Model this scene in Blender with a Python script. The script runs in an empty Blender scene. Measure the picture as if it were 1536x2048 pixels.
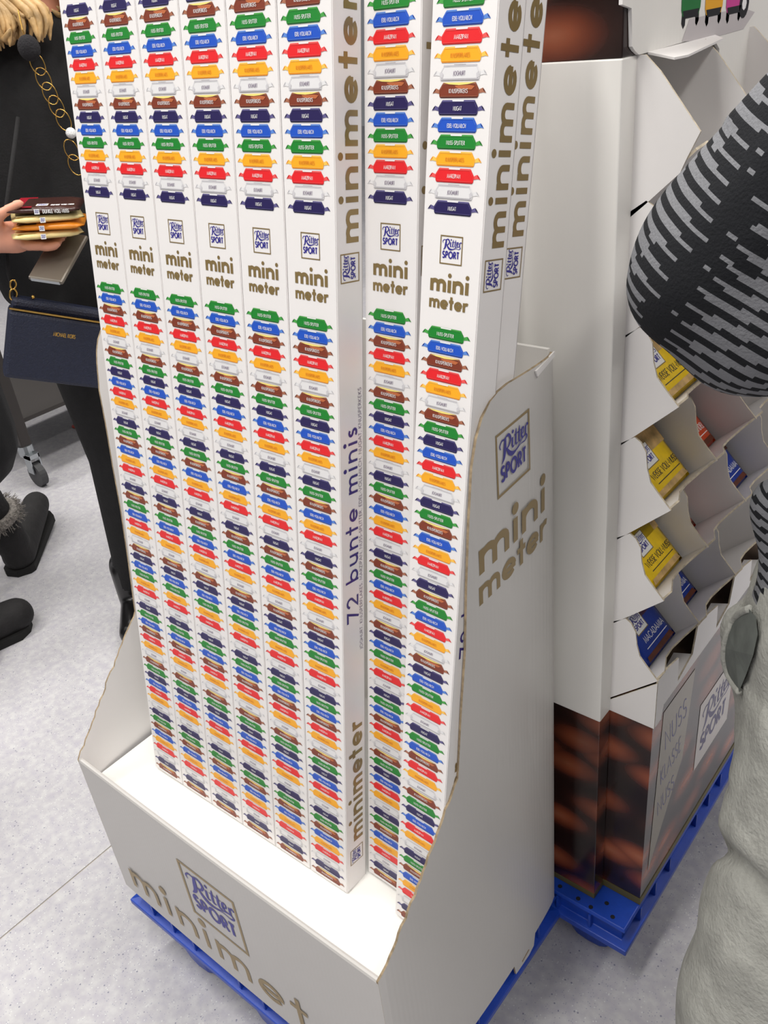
import bpy, bmesh, math, random
from mathutils import Vector, Matrix
from mathutils.geometry import tessellate_polygon
random.seed(7)
SC = bpy.context.scene
COL = SC.collection

# ------------------------------------------------------------------ camera, world, lights, exposure
cam_d = bpy.data.cameras.new('camera')
cam = bpy.data.objects.new('camera', cam_d); COL.objects.link(cam)
cam.location = (1.0435, -0.3813, 1.3980)
cam.rotation_mode = 'XYZ'; cam.rotation_euler = (1.0385, 0.1008, 0.6840)
cam_d.sensor_fit = 'HORIZONTAL'; cam_d.sensor_width = 36.0
cam_d.lens = 1738.96 / 1536.0 * 36.0
cam_d.clip_start = 0.02; cam_d.clip_end = 60
SC.camera = cam

world = bpy.data.worlds.new('world'); SC.world = world; world.use_nodes = True
world.node_tree.nodes['Background'].inputs[0].default_value = (0.96, 0.97, 1.0, 1)
world.node_tree.nodes['Background'].inputs[1].default_value = 0.22

def area(name, loc, size, power, rot=(0, 0, 0), col=(1, 0.975, 0.93)):
    l = bpy.data.lights.new(name, 'AREA'); l.shape = 'RECTANGLE'; l.size, l.size_y = size
    l.energy = power; l.color = col
    o = bpy.data.objects.new(name, l); COL.objects.link(o); o.location = loc; o.rotation_euler = rot
    return o
# rows of fluorescent ceiling luminaires of the store
for lx, pw in ((-3.4, 32), (-1.5, 34), (0.4, 46), (2.3, 32)):
    for ly, k in ((-2.6, .30), (-0.7, 1.35), (1.2, 1.1), (2.9, .8)):
        if lx > 2 and ly < -2: k = .9
        area('ceiling_luminaire', (lx, ly, 3.3), (0.3, 1.4), pw * k)

SC.view_settings.view_transform = 'Standard'
SC.view_settings.look = 'None'
SC.view_settings.gamma = 1.0
SC.view_settings.use_curve_mapping = False
SC.view_settings.exposure = -0.38

# ------------------------------------------------------------------ materials
MATS = {}
def s2l(c):
    return tuple(((v / 255) / 12.92 if v <= 10 else ((v / 255 + .055) / 1.055) ** 2.4) for v in c)
def mat(name, rgb, rough=0.5, metal=0.0, spec=0.5, noise=None, bump=None, lin=False):
    """noise=(scale, amount) tone variation, bump=(scale, strength)"""
    if name in MATS: return MATS[name]
    m = bpy.data.materials.new(name); m.use_nodes = True
    nt = m.node_tree; b = nt.nodes['Principled BSDF']
    c = tuple(rgb) if lin else s2l(rgb)
    b.inputs['Base Color'].default_value = (*c, 1); b.inputs['Roughness'].default_value = rough
    b.inputs['Metallic'].default_value = metal; b.inputs['Specular IOR Level'].default_value = spec
    tc = nt.nodes.new('ShaderNodeTexCoord')
    if noise:
        n = nt.nodes.new('ShaderNodeTexNoise'); n.inputs['Scale'].default_value = noise[0]; n.inputs['Detail'].default_value = 4
        nt.links.new(tc.outputs['Object'], n.inputs['Vector'])
        r = nt.nodes.new('ShaderNodeValToRGB'); a = noise[1]
        r.color_ramp.elements[0].position = 0.3; r.color_ramp.elements[1].position = 0.7
        r.color_ramp.elements[0].color = (*[max(0, v * (1 - a)) for v in c], 1)
        r.color_ramp.elements[1].color = (*[min(1, v * (1 + a)) for v in c], 1)
        nt.links.new(n.outputs['Fac'], r.inputs['Fac']); nt.links.new(r.outputs['Color'], b.inputs['Base Color'])
    if bump:
        n2 = nt.nodes.new('ShaderNodeTexNoise'); n2.inputs['Scale'].default_value = bump[0]; n2.inputs['Detail'].default_value = 5
        nt.links.new(tc.outputs['Object'], n2.inputs['Vector'])
        bp = nt.nodes.new('ShaderNodeBump'); bp.inputs['Strength'].default_value = bump[1]; bp.inputs['Distance'].default_value = 0.004
        nt.links.new(n2.outputs['Fac'], bp.inputs['Height']); nt.links.new(bp.outputs['Normal'], b.inputs['Normal'])
    MATS[name] = m
    return m

def corrugated(name, rgb, axis, rough=0.45):
    """white-coated corrugated board: faint flute lines across one axis"""
    m = mat(name, rgb, rough, noise=(6, 0.012))
    nt = m.node_tree; b = nt.nodes['Principled BSDF']
    tc = nt.nodes.new('ShaderNodeTexCoord')
    w = nt.nodes.new('ShaderNodeTexWave'); w.bands_direction = axis; w.inputs['Scale'].default_value = 42
    w.inputs['Distortion'].default_value = 0.4; w.inputs['Detail'].default_value = 1
    nt.links.new(tc.outputs['Object'], w.inputs['Vector'])
    bp = nt.nodes.new('ShaderNodeBump'); bp.inputs['Strength'].default_value = 0.06; bp.inputs['Distance'].default_value = 0.001
    nt.links.new(w.outputs['Fac'], bp.inputs['Height']); nt.links.new(bp.outputs['Normal'], b.inputs['Normal'])
    return m

WHITE = mat('carton_white', (236, 233, 232), 0.42, noise=(9, 0.01))
BOARD = corrugated('board_white', (234, 232, 228), 'Y')
BOARDX = corrugated('board_white_x', (234, 232, 228), 'X')
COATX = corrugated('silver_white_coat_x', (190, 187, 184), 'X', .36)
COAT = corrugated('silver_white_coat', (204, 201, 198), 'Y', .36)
KRAFT2 = mat('board_edge_pale', (190, 178, 158), .8, noise=(140, .25))
KRAFT = mat('kraft_edge', (150, 132, 106), 0.8, noise=(120, 0.35))
GOLD = mat('gold_ink', (146, 124, 80), 0.38, metal=0.35)
BLUEINK = mat('blue_ink', (44, 38, 140), 0.45)
PURPLE = mat('purple_ink', (50, 34, 120), 0.45)
GREYINK = mat('grey_ink', (120, 105, 130), 0.5)
PALLET = mat('pallet_blue', (24, 66, 170), 0.38, noise=(30, 0.12), bump=(200, 0.05))
HOLE = mat('hole_dark', (12, 14, 22), 0.8)
BLACK = mat('black_cloth', (13, 12, 14), 0.85, noise=(60, 0.3), bump=(260, 0.25))
SKIN = mat('skin', (214, 150, 124), 0.5, noise=(40, 0.06))
GOLDMETAL = mat('gold_metal', (205, 165, 90), 0.22, metal=1.0)
STEEL = mat('zinc_steel', (170, 175, 178), 0.3, metal=0.9)
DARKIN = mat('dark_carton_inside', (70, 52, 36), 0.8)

# ------------------------------------------------------------------ mesh helpers
class MB:
    def __init__(s): s.v = []; s.f = []; s.m = []; s.mats = []
    def mi(s, m):
        if m not in s.mats: s.mats.append(m)
        return s.mats.index(m)
    def add(s, vs, fs, m):
        o = len(s.v); s.v += [tuple(v) for v in vs]; k = s.mi(m)
        for f in fs: s.f.append([i + o for i in f]); s.m.append(k)
        return o
    def box(s, lo, hi, m, M=None):
        x0, y0, z0 = lo; x1, y1, z1 = hi
        vs = [Vector(p) for p in ((x0,y0,z0),(x1,y0,z0),(x1,y1,z0),(x0,y1,z0),(x0,y0,z1),(x1,y0,z1),(x1,y1,z1),(x0,y1,z1))]
        if M: vs = [M @ v for v in vs]
        s.add(vs, [(0,3,2,1),(4,5,6,7),(0,1,5,4),(1,2,6,5),(2,3,7,6),(3,0,4,7)], m)
    def prism(s, poly, fn, m, medge=None, holes=(), mback=None):
        """poly: 2D outline; fn(u, v, k) -> 3D, k = 0 front sheet, 1 back sheet"""
        loops = [list(poly)] + [list(h) for h in holes]
        tri = tessellate_polygon([[Vector((p[0], p[1], 0)) for p in lp] for lp in loops])
        flat = [p for lp in loops for p in lp]; n = len(flat)
        o = s.add([fn(p[0], p[1], 0) for p in flat] + [fn(p[0], p[1], 1) for p in flat], [], m)
        k = s.mi(m); ke = s.mi(medge or m); kb = s.mi(mback or m)
        for a, b, c in tri:
            s.f.append([o+a, o+b, o+c]); s.m.append(k); s.f.append([o+n+c, o+n+b, o+n+a]); s.m.append(kb)
        i0 = 0
        for lp in loops:
            for i in range(len(lp)):
                a = i0 + i; b = i0 + (i + 1) % len(lp)
                s.f.append([o+a, o+b, o+n+b, o+n+a]); s.m.append(ke)
            i0 += len(lp)
    def tube(s, pts, rad, m, n=10, caps=True, closed=False, sx=1.0):
        pts = [Vector(p) for p in pts]; N = len(pts); rings = []
        rads = rad if isinstance(rad, (list, tuple)) else [rad] * N
        up = Vector((0, 0, 1)); prev = None; o = len(s.v)
        for i, p in enumerate(pts):
            if closed: d = pts[(i+1) % N] - pts[i-1]
            else: d = pts[min(i+1, N-1)] - pts[max(i-1, 0)]
            d.normalize()
            if prev is None:
                a = d.cross(up)
                if a.length < 1e-3: a = d.cross(Vector((1, 0, 0)))
            else: a = prev - d * prev.dot(d)
            a.normalize(); prev = a; b = d.cross(a)
            s.v += [tuple(p + (a * math.cos(t) * sx + b * math.sin(t)) * rads[i]) for t in [2*math.pi*k/n for k in range(n)]]
        k = s.mi(m)
        for i in range(N if closed else N - 1):
            for j in range(n):
                i2 = (i + 1) % N
                s.f.append([o+i*n+j, o+i*n+(j+1)%n, o+i2*n+(j+1)%n, o+i2*n+j]); s.m.append(k)
        if caps and not closed:
            s.f.append([o + j for j in reversed(range(n))]); s.m.append(k)
            s.f.append([o + (N-1)*n + j for j in range(n)]); s.m.append(k)
    def sphere(s, c, r, m, nu=14, nv=8, M=None):
        c = Vector(c); r = r if isinstance(r, (tuple, list)) else (r, r, r); vs = []
        for i in range(nv + 1):
            t = math.pi * i / nv
            for j in range(nu):
                q = 2 * math.pi * j / nu
                d = Vector((math.sin(t)*math.cos(q)*r[0], math.sin(t)*math.sin(q)*r[1], math.cos(t)*r[2]))
                vs.append(c + (M @ d if M else d))
        fs = [(i*nu+j, (i+1)*nu+j, (i+1)*nu+(j+1)%nu, i*nu+(j+1)%nu) for i in range(nv) for j in range(nu)]
        s.add(vs, fs, m)
    def mesh(s, name, smooth=False, weld=False):
        me = bpy.data.meshes.new(name); me.from_pydata(s.v, [], s.f)
        for m in s.mats: me.materials.append(m)
        me.polygons.foreach_set('material_index', s.m)
        bm = bmesh.new(); bm.from_mesh(me)
        if weld: bmesh.ops.remove_doubles(bm, verts=bm.verts, dist=1e-5)
        bmesh.ops.recalc_face_normals(bm, faces=bm.faces); bm.to_mesh(me); bm.free()
        if smooth: me.polygons.foreach_set('use_smooth', [True] * len(me.polygons))
        me.update(); return me

def link(name, me, parent=None, M=None):
    o = bpy.data.objects.new(name, me); COL.objects.link(o)
    if M is not None: o.matrix_world = M
    if parent: o.parent = parent
    return o
def part(name, mb, parent=None, smooth=False, label=None, weld=False, bevel=0):
    o = link(name, mb.mesh(name, smooth, weld), parent)
    if label: o['label'] = label
    if bevel:
        b = o.modifiers.new('b', 'BEVEL'); b.width = bevel; b.segments = 2; b.limit_method = 'ANGLE'; b.angle_limit = 0.6
    return o
def tag(o, label, cat, group=None):
    o['label'] = label; o['category'] = cat
    if group: o['group'] = group
    return o
def thing(name, label, cat, group=None, M=None):
    o = bpy.data.objects.new(name, None); COL.objects.link(o); o.empty_display_size = 0.05
    if M is not None: o.matrix_world = M
    return tag(o, label, cat, group)
def struct(o): o['kind'] = 'structure'; return o

# ------------------------------------------------------------------ flat print: strokes and letters in 2D
def arc(cx, cy, rx, ry, a0, a1, n=10):
    return [(cx + rx*math.cos(math.radians(a0 + (a1-a0)*i/n)), cy + ry*math.sin(math.radians(a0 + (a1-a0)*i/n))) for i in range(n + 1)]
def spline(pts, n=6):
    P = [pts[0]] + list(pts) + [pts[-1]]; out = []
    for i in range(1, len(P) - 2):
        for k in range(n):
            t = k / n; a, b, c, d = P[i-1], P[i], P[i+1], P[i+2]
            out.append(tuple(0.5*((2*b[j]) + (-a[j]+c[j])*t + (2*a[j]-5*b[j]+4*c[j]-d[j])*t*t + (-a[j]+3*b[j]-3*c[j]+d[j])*t**3) for j in range(len(b))))
    out.append(tuple(pts[-1])); return out

class Print:
    """flat print on a face; (x, y) in metres, layers lie a hair above each other"""
    def __init__(s): s.mb = MB()
    def poly(s, pts, m, layer=0):
        z = 0.0003 + layer * 0.00012
        tri = tessellate_polygon([[Vector((p[0], p[1], 0)) for p in pts]])
        s.mb.add([(p[0], p[1], z) for p in pts], [tuple(t) for t in tri], m)
    def stroke(s, pts, w, m, layer=0):
        s.k = (getattr(s, 'k', 0) + 1) % 7
        z = 0.0003 + layer * 0.00012 + s.k * 1.4e-5; n = len(pts); L = []; R = []
        for i, p in enumerate(pts):
            a = pts[max(i-1, 0)]; b = pts[min(i+1, n-1)]
            d1 = Vector((p[0]-a[0], p[1]-a[1])); d2 = Vector((b[0]-p[0], b[1]-p[1]))
            if d1.length < 1e-9: d1 = d2
            if d2.length < 1e-9: d2 = d1
            d1 = d1.normalized(); d2 = d2.normalized(); t = d1 + d2
            t = t.normalized() if t.length > 1e-6 else d1
            k = 1 / max(0.5, t.dot(d1)); ww = (p[2] if len(p) > 2 else w) / 2 * k
            L.append((p[0] - t.y*ww, p[1] + t.x*ww, z)); R.append((p[0] + t.y*ww, p[1] - t.x*ww, z))
        s.mb.add(L + R, [(i, n+i, n+i+1, i+1) for i in range(n - 1)], m)
    def disc(s, c, r, m, layer=0, n=14):
        s.poly([(c[0] + r*math.cos(2*math.pi*i/n), c[1] + r*math.sin(2*math.pi*i/n)) for i in range(n)], m, layer)
    def frame(s, x0, y0, x1, y1, w, m, layer=0):
        s.poly([(x0,y0),(x1,y0),(x1,y0+w),(x0,y0+w)], m, layer); s.poly([(x0,y1-w),(x1,y1-w),(x1,y1),(x0,y1)], m, layer)
        s.poly([(x0,y0+w),(x0+w,y0+w),(x0+w,y1-w),(x0,y1-w)], m, layer); s.poly([(x1-w,y0+w),(x1,y0+w),(x1,y1-w),(x1-w,y1-w)], m, layer)
    def build(s, name, parent, M, data=None, label=None):
        me = data or s.mb_mesh(name)
        o = bpy.data.objects.new(name, me); COL.objects.link(o); o.parent = parent; o.matrix_local = M
        if label: o['label'] = label
        return o
    def mb_mesh(s, name):
        me = bpy.data.meshes.new(name); me.from_pydata(s.mb.v, [], s.mb.f)
        for m in s.mb.mats: me.materials.append(m)
        me.polygons.foreach_set('material_index', s.mb.m); me.update()
        bm = bmesh.new(); bm.from_mesh(me)
        for f in bm.faces:
            if f.normal.z < 0: f.normal_flip()
        bm.to_mesh(me); bm.free()
        return me

A_ = arc
CAPS = {  # geometric capitals, height 1: (advance, strokes)
 'A': (.86, [[(.03,0),(.43,1),(.83,0)], [(.18,.32),(.68,.32)]]),
 'C': (.90, [A_(.52,.5,.44,.5,45,315,14)]),
 'D': (.82, [[(.08,0),(.08,1)], [(.08,1),(.3,1)]+A_(.3,.5,.44,.5,90,-90,10)+[(.08,0)]]),
 'E': (.55, [[(.08,0),(.08,1)], [(.08,1),(.5,1)], [(.08,.53),(.47,.53)], [(.08,0),(.5,0)]]),
 'F': (.52, [[(.08,0),(.08,1)], [(.08,1),(.48,1)], [(.08,.53),(.46,.53)]]),
 'G': (.95, [A_(.52,.5,.44,.5,45,360,16)+[(.6,.5)]]),
 'H': (.78, [[(.08,0),(.08,1)], [(.7,0),(.7,1)], [(.08,.53),(.7,.53)]]),
 'I': (.18, [[(.09,0),(.09,1)]]),
 'J': (.34, [[(.26,1),(.26,.1),(.2,-.05),(.02,-.08)]]),
 'K': (.66, [[(.08,0),(.08,1)], [(.6,1),(.1,.52),(.64,0)]]),
 'L': (.48, [[(.08,1),(.08,0),(.46,0)]]),
 'M': (1.0, [[(.06,0),(.18,1),(.5,.1),(.82,1),(.94,0)]]),
 'N': (.82, [[(.08,0),(.08,1),(.74,0),(.74,1)]]),
 'O': (1.0, [A_(.5,.5,.44,.5,0,360,18)]),
 'P': (.58, [[(.08,0),(.08,1)], [(.08,1),(.26,1)]+A_(.26,.74,.25,.26,90,-90,8)+[(.08,.48)]]),
 'R': (.62, [[(.08,0),(.08,1)], [(.08,1),(.26,1)]+A_(.26,.74,.25,.26,90,-90,8)+[(.08,.48)], [(.26,.48),(.58,0)]]),
 'S': (.58, [A_(.29,.75,.21,.25,30,270,10)+A_(.29,.26,.23,.26,90,-150,10)[1:]]),
 'T': (.56, [[(.28,0),(.28,1)], [(.02,1),(.54,1)]]),
 'U': (.76, [[(.08,1),(.08,.3)]+A_(.38,.3,.3,.3,180,360,10)+[(.68,1)]]),
 'V': (.80, [[(.03,1),(.4,0),(.77,1)]]),
 'W': (1.2, [[(.03,1),(.32,0),(.6,.9),(.88,0),(1.17,1)]]),
 'Z': (.66, [[(.05,1),(.6,1),(.05,0),(.62,0)]]),
 '-': (.36, [[(.04,.42),(.32,.42)]]), ' ': (.35, []), ',': (.2, [[(.12,.06),(.06,-.15)]]),
 '7': (.62, [[(.04,1),(.56,1),(.2,0)]]), '2': (.66, [A_(.31,.72,.25,.28,165,-25,10)+[(.05,0),(.62,0)]]),
}
LOW = {  # bold lower case, x-height 1, centrelines for weight .25
 'm': (1.36, [[(.14,0),(.14,1)], A_(.41,.6,.27,.275,180,0,8)+[(.68,0)], A_(.95,.6,.27,.275,180,0,8)+[(1.22,0)]]),
 'i': (.30, [[(.15,0),(.15,1)]]),
 'n': (.92, [[(.14,0),(.14,1)], A_(.46,.56,.32,.315,180,0,10)+[(.78,0)]]),
 'e': (.98, [A_(.49,.5,.37,.375,0,322,18), [(.14,.48),(.93,.48)]]),
 't': (.62, [[(.31,0),(.31,1.42)], [(.02,.89),(.60,.89)]]),
 'r': (.62, [[(.14,0),(.14,1)], A_(.46,.52,.32,.355,180,62,7)]),
 's': (.66, [A_(.33,.70,.19,.19,35,265,9)+A_(.31,.29,.21,.2,88,-150,9)]),
 'b': (1.0, [[(.14,0),(.14,1.5)], A_(.5,.5,.37,.375,0,360,18)]),
 'u': (.92, [[(.14,1),(.14,.42)]+A_(.46,.44,.32,.315,180,360,10), [(.78,0),(.78,1)]]),
 'o': (1.0, [A_(.5,.5,.37,.375,0,360,18)]), ' ': (.5, []),
 '7': (.9, [[(.06,1.32),(.80,1.32),(.32,0)]]),
 '2': (.95, [A_(.45,.98,.33,.36,170,-35,10)+[(.12,.12),(.86,.12)]]),
}
def text_w(txt, font, gap=.12): return sum(font[c][0] + gap for c in txt) - gap
def text(P, txt, x, y, h, w, m, font=CAPS, gap=.12, align='l', width=None, layer=0, rot=0, sx=1.0):
    """h: cap or x-height, w: stroke weight as a share of h; width: squeeze to this"""
    tw = text_w(txt, font, gap) * h
    k = (width / tw) if width else sx
    if align == 'c': x0 = -tw * k / 2
    elif align == 'r': x0 = -tw * k
    else: x0 = 0
    ca, sa = math.cos(rot), math.sin(rot)
    def T(px, py): return (x + px*ca - py*sa, y + px*sa + py*ca)
    cx = x0
    for ch in txt:
        adv, sts = font[ch]
        for st in sts: P.stroke([T(cx + p[0]*h*k, p[1]*h) for p in st], w * h, m, layer)
        if font is LOW and ch == 'i':
            c = T(cx + .15*h*k, 1.38*h); P.disc(c, .17*h*max(1, k*.9), m, layer)
        cx += (adv + gap) * h * k

def logo(P, x, y, s, rot=0, layer=0, bg=None, frame=GOLD, ink=BLUEINK):
    """square maker's mark centred on (x, y), side s"""
    ca, sa = math.cos(rot), math.sin(rot)
    def T(p):
        u, v = (p[0]-.5)*s, (p[1]-.5)*s
        q = (x + u*ca - v*sa, y + u*sa + v*ca)
        return q + ((p[2]*s*.86,) if len(p) > 2 else ())
    def poly(pts, m, l): P.poly([T(p) for p in pts], m, l)
    if bg: poly([(0,0),(1,0),(1,1),(0,1)], bg, layer); layer += 1
    if frame:
        w = .042
        for q in ([(0,0),(1,0),(1,w),(0,w)], [(0,1-w),(1,1-w),(1,1),(0,1)], [(0,w),(w,w),(w,1-w),(0,1-w)], [(1-w,w),(1,w),(1,1-w),(1-w,1-w)]): poly(q, frame, layer)
    def st(pts, n=6): P.stroke([T(p) for p in spline(pts, n)], .02*s, ink, layer)
    st([(.13,.73,.016),(.11,.79,.03),(.17,.85,.03),(.25,.84,.025)])                         # swash of the R
    st([(.27,.86,.05),(.25,.72,.085),(.22,.58,.07),(.15,.50,.02)], 5)                       # stem
    st([(.24,.85,.02),(.35,.87,.05),(.41,.79,.06),(.36,.70,.04),(.27,.68,.02)])             # bowl
    st([(.29,.69,.03),(.37,.58,.08),(.47,.53,.07),(.60,.55,.03),(.74,.62,.02),(.86,.65,.03),(.90,.60,.04),(.83,.56,.025),(.72,.57,.018),(.58,.53,.012)])  # leg and loop
    for px in (.47, .57, .67): st([(px,.78,.05),(px-.01,.68,.05),(px,.63,.04),(px+.05,.64,.015)], 4)
    for px in (.57, .67): st([(px+.015,.87,.02),(px,.78,.05)], 3); st([(px-.05,.785,.018),(px+.06,.79,.018)], 2)
    P.disc(T((.485,.86)), .03*s, ink, layer, 8)
    st([(.745,.70,.02),(.80,.73,.03),(.80,.79,.035),(.755,.78,.045),(.735,.70,.05),(.77,.64,.04),(.82,.66,.015)], 4)
    st([(.87,.79,.05),(.86,.65,.05)], 3); st([(.87,.74,.02),(.91,.80,.035),(.945,.77,.04)], 4)
    h = .22 * s
    tw = text_w('SPORT', CAPS, .14) * h; k = .74*s / tw; cx = .12*s
    for ch in 'SPORT':
        adv, sts = CAPS[ch]
        for q in sts: P.stroke([T(((cx + p[0]*h*k)/s, .225 + p[1]*h/s)) for p in q], .048*s, ink, layer)
        cx += (adv + .14) * h * k

# ------------------------------------------------------------------ floor (welded vinyl sheets, seams along Y)
def floor_material():
    m = bpy.data.materials.new('vinyl_floor'); m.use_nodes = True; nt = m.node_tree; b = nt.nodes['Principled BSDF']
    L = nt.links.new; N = nt.nodes.new
    tc = N('ShaderNodeTexCoord')
    def noise(sc, det=3):
        n = N('ShaderNodeTexNoise'); n.inputs['Scale'].default_value = sc; n.inputs['Detail'].default_value = det; L(tc.outputs['Object'], n.inputs['Vector']); return n
    def ramp(src, e):
        r = N('ShaderNodeValToRGB'); r.color_ramp.elements[0].position = e[0][0]; r.color_ramp.elements[1].position = e[-1][0]
        r.color_ramp.elements[0].color = (*s2l(e[0][1]), 1); r.color_ramp.elements[1].color = (*s2l(e[-1][1]), 1)
        for q in e[1:-1]: k = r.color_ramp.elements.new(q[0]); k.color = (*s2l(q[1]), 1)
        L(src, r.inputs['Fac']); return r
    base = ramp(noise(55, 4).outputs['Fac'], [(.32, (180, 177, 185)), (.5, (188, 186, 190)), (.68, (198, 197, 198))])
    def chips(scale, thr, col, prev):
        v = N('ShaderNodeTexVoronoi'); v.inputs['Scale'].default_value = scale; L(tc.outputs['Object'], v.inputs['Vector'])
        lt = N('ShaderNodeMath'); lt.operation = 'LESS_THAN'; L(v.outputs['Distance'], lt.inputs[0]); lt.inputs[1].default_value = .28
        sx = N('ShaderNodeSeparateColor'); L(v.outputs['Color'], sx.inputs[0])
        g = N('ShaderNodeMath'); g.operation = 'LESS_THAN'; L(sx.outputs[0], g.inputs[0]); g.inputs[1].default_value = thr
        mu = N('ShaderNodeMath'); mu.operation = 'MULTIPLY'; L(lt.outputs[0], mu.inputs[0]); L(g.outputs[0], mu.inputs[1])
        mx = N('ShaderNodeMix'); mx.data_type = 'RGBA'; L(mu.outputs[0], mx.inputs[0]); L(prev, mx.inputs[6]); mx.inputs[7].default_value = (*s2l(col), 1)
        return mx.outputs[2]
    c = chips(300, .22, (158, 158, 172), base.outputs['Color'])
    c = chips(190, .06, (132, 132, 148), c)
    c = chips(240, .14, (210, 211, 210), c)
    dirt = ramp(noise(1.6, 5).outputs['Fac'], [(.3, (225, 225, 225)), (.65, (255, 255, 255))])
    mx = N('ShaderNodeMix'); mx.data_type = 'RGBA'; mx.blend_type = 'MULTIPLY'; mx.inputs[0].default_value = 1
    L(c, mx.inputs[6]); L(dirt.outputs['Color'], mx.inputs[7]); L(mx.outputs[2], b.inputs['Base Color'])
    b.inputs['Roughness'].default_value = .42; b.inputs['Specular IOR Level'].default_value = .4
    bp = N('ShaderNodeBump'); bp.inputs['Strength'].default_value = .12; bp.inputs['Distance'].default_value = .002
    L(noise(160, 3).outputs['Fac'], bp.inputs['Height']); L(bp.outputs['Normal'], b.inputs['Normal'])
    return m
VINYL = floor_material()
SEAM = mat('floor_seam', (158, 150, 140), 0.7)
fb = MB(); fb.box((-9, -6, -.06), (7, 9, -.0015), SEAM)
floor = struct(part('floor', fb))
xs = [-9, -6.8, -4.62, -2.43, -.226, 1.98, 4.19, 7]
for a, b in zip(xs, xs[1:]):
    sb = MB(); sb.box((a + .0016, -6, -.0015), (b - .0016, 9, 0), VINYL)
    part('vinyl_sheet', sb, floor)

CEIL = mat('ceiling_white', (225, 225, 222), .8)
cb = MB(); cb.box((-9, -6, 3.42), (7, 9, 3.5), CEIL); struct(part('ceiling', cb))

# ------------------------------------------------------------------ blue plastic pallets
def pallet(name, label, x0, y0, x1, y1, holes):
    t = thing(name, label, 'pallet', 'blue display pallets')
    H = .148
    d = MB()
    # deck with a thin edge, an inset skirt and a projecting lower flange
    def ring(o, z): return [(x0-o, y0-o, z), (x1+o, y0-o, z), (x1+o, y1+o, z), (x0-o, y1+o, z)]
    lv = [ring(0, H), ring(.002, H-.006), ring(-.006, H-.008), ring(-.006, .112), ring(.008, .109), ring(.008, .098), ring(-.004, .095)]
    vs = [p for r in lv for p in r]; fs = [(0, 1, 2, 3), tuple(reversed(range(len(vs)-4, len(vs))))]
    for i in range(len(lv) - 1):
        for j in range(4): fs.append((i*4+j, i*4+(j+1) % 4, i*4+4+(j+1) % 4, i*4+4+j))
    d.add(vs, fs, PALLET); part('deck', d, t, bevel=.0015)
    # ribs in the skirt
    nX = int((x1-x0)/.05); nY = int((y1-y0)/.05)
    rb = MB()
    for i in range(1, nX):
        if i % 4 == 0: continue
        x = x0 + (x1-x0)*i/nX
        rb.box((x-.002, y0-.003, .108), (x+.002, y0+.006, H-.008), PALLET); rb.box((x-.002, y1-.006, .108), (x+.002, y1+.003, H-.008), PALLET)
    for i in range(1, nY):
        if i % 4 == 0: continue
        y = y0 + (y1-y0)*i/nY
        rb.box((x0-.003, y-.002, .108), (x0+.006, y+.002, H-.008), PALLET); rb.box((x1-.006, y-.002, .108), (x1+.003, y+.002, H-.008), PALLET)
    r = part('skirt_ribs', rb, t); r['kind'] = 'stuff'
    # nine tapered hollow-looking feet
    for fx in (.2, .5, .8):
        for fy in (.12, .5, .88):
            cx = x0 + (x1-x0)*fx; cy = y0 + (y1-y0)*fy
            m = MB(); rings = []
            for (rr, z) in ((.044, .097), (.040, .05), (.034, .008), (.031, .0005)):
                rings.append([(cx + rr*1.15*math.copysign(abs(math.cos(q))**.6, math.cos(q)), cy + rr*math.copysign(abs(math.sin(q))**.6, math.sin(q)), z) for q in [2*math.pi*k/16 for k in range(16)]])
            vs = [p for g in rings for p in g]
            fs = [(i*16+j, i*16+(j+1) % 16, i*16+16+(j+1) % 16, i*16+16+j) for i in range(3) for j in range(16)] + [tuple(range(16)), tuple(range(48, 64))]
            m.add(vs, fs, PALLET); part('foot', m, t)
    for hx, hy in holes:
        m = MB(); m.add([(hx + .0036*math.cos(k*math.pi/6), hy + .0036*math.sin(k*math.pi/6), H+.0004) for k in range(12)], [tuple(range(12))], HOLE)
        part('deck_hole', m, t)
    return t
pallet('display_pallet', 'blue plastic pallet carrying the white tray of tall printed boxes', .004, .006, .600, .396, [])
pallet('display_pallet', 'blue plastic pallet with drilled deck under the brown nut-printed chocolate stand', .318, .404, .714, 1.004,
       [(.598, .415), (.632, .412), (.655, .410), (.672, .43), (.690, .414), (.602, .437)])
# ------------------------------------------------------------------ cardboard display tray
W, D = .600, .393
Z0, Z1, ZT, ZS = .149, .448, 1.060, .3955
TH = .003
def bow(y, z=.5): return (.011 + .008*min(max((z-.6)/.35, 0), 1)) * math.sin(math.pi * y / D) ** .6 if 0 < y < D else 0
tray = thing('display_tray', 'white cardboard display tray with cut-away side wings and gold lettering', 'display stand')
def cut_bow(o, sgn):
    me = o.data; bm = bmesh.new(); bm.from_mesh(me)
    for i in range(1, 40):
        g = bm.verts[:] + bm.edges[:] + bm.faces[:]
        bmesh.ops.bisect_plane(bm, geom=g, plane_co=(0, D*i/40, 0), plane_no=(0, 1, 0))
    for v in bm.verts: v.co.x += sgn * bow(v.co.y, v.co.z if sgn > 0 else .5)
    bm.to_mesh(me); bm.free()
rnd = random.Random(3)
def outline(upper):
    (cy, cz) = upper[0]; d = []
    for i in range(1, 26):
        k = i / 26; j = rnd.uniform(-.0016, .0016)
        d.append((.004 + (cy-.004)*k + j, .450 + (cz-.450)*k - j))
    return [(0, Z0), (0, .448)] + d + upper + [(D, ZT), (D, Z0)]
wing_r = outline([(.160, .636), (.172, .724), (.185, .806), (.192, .886), (.200, .956), (.210, 1.012), (.220, 1.038), (.231, 1.054), (.246, 1.065), (.260, 1.069), (.280, 1.070), (.325, 1.066)]) \
    + [(.322, Z0), (.317, .124), (.302, .120), (.262, .124), (.258, Z0)]
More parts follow.
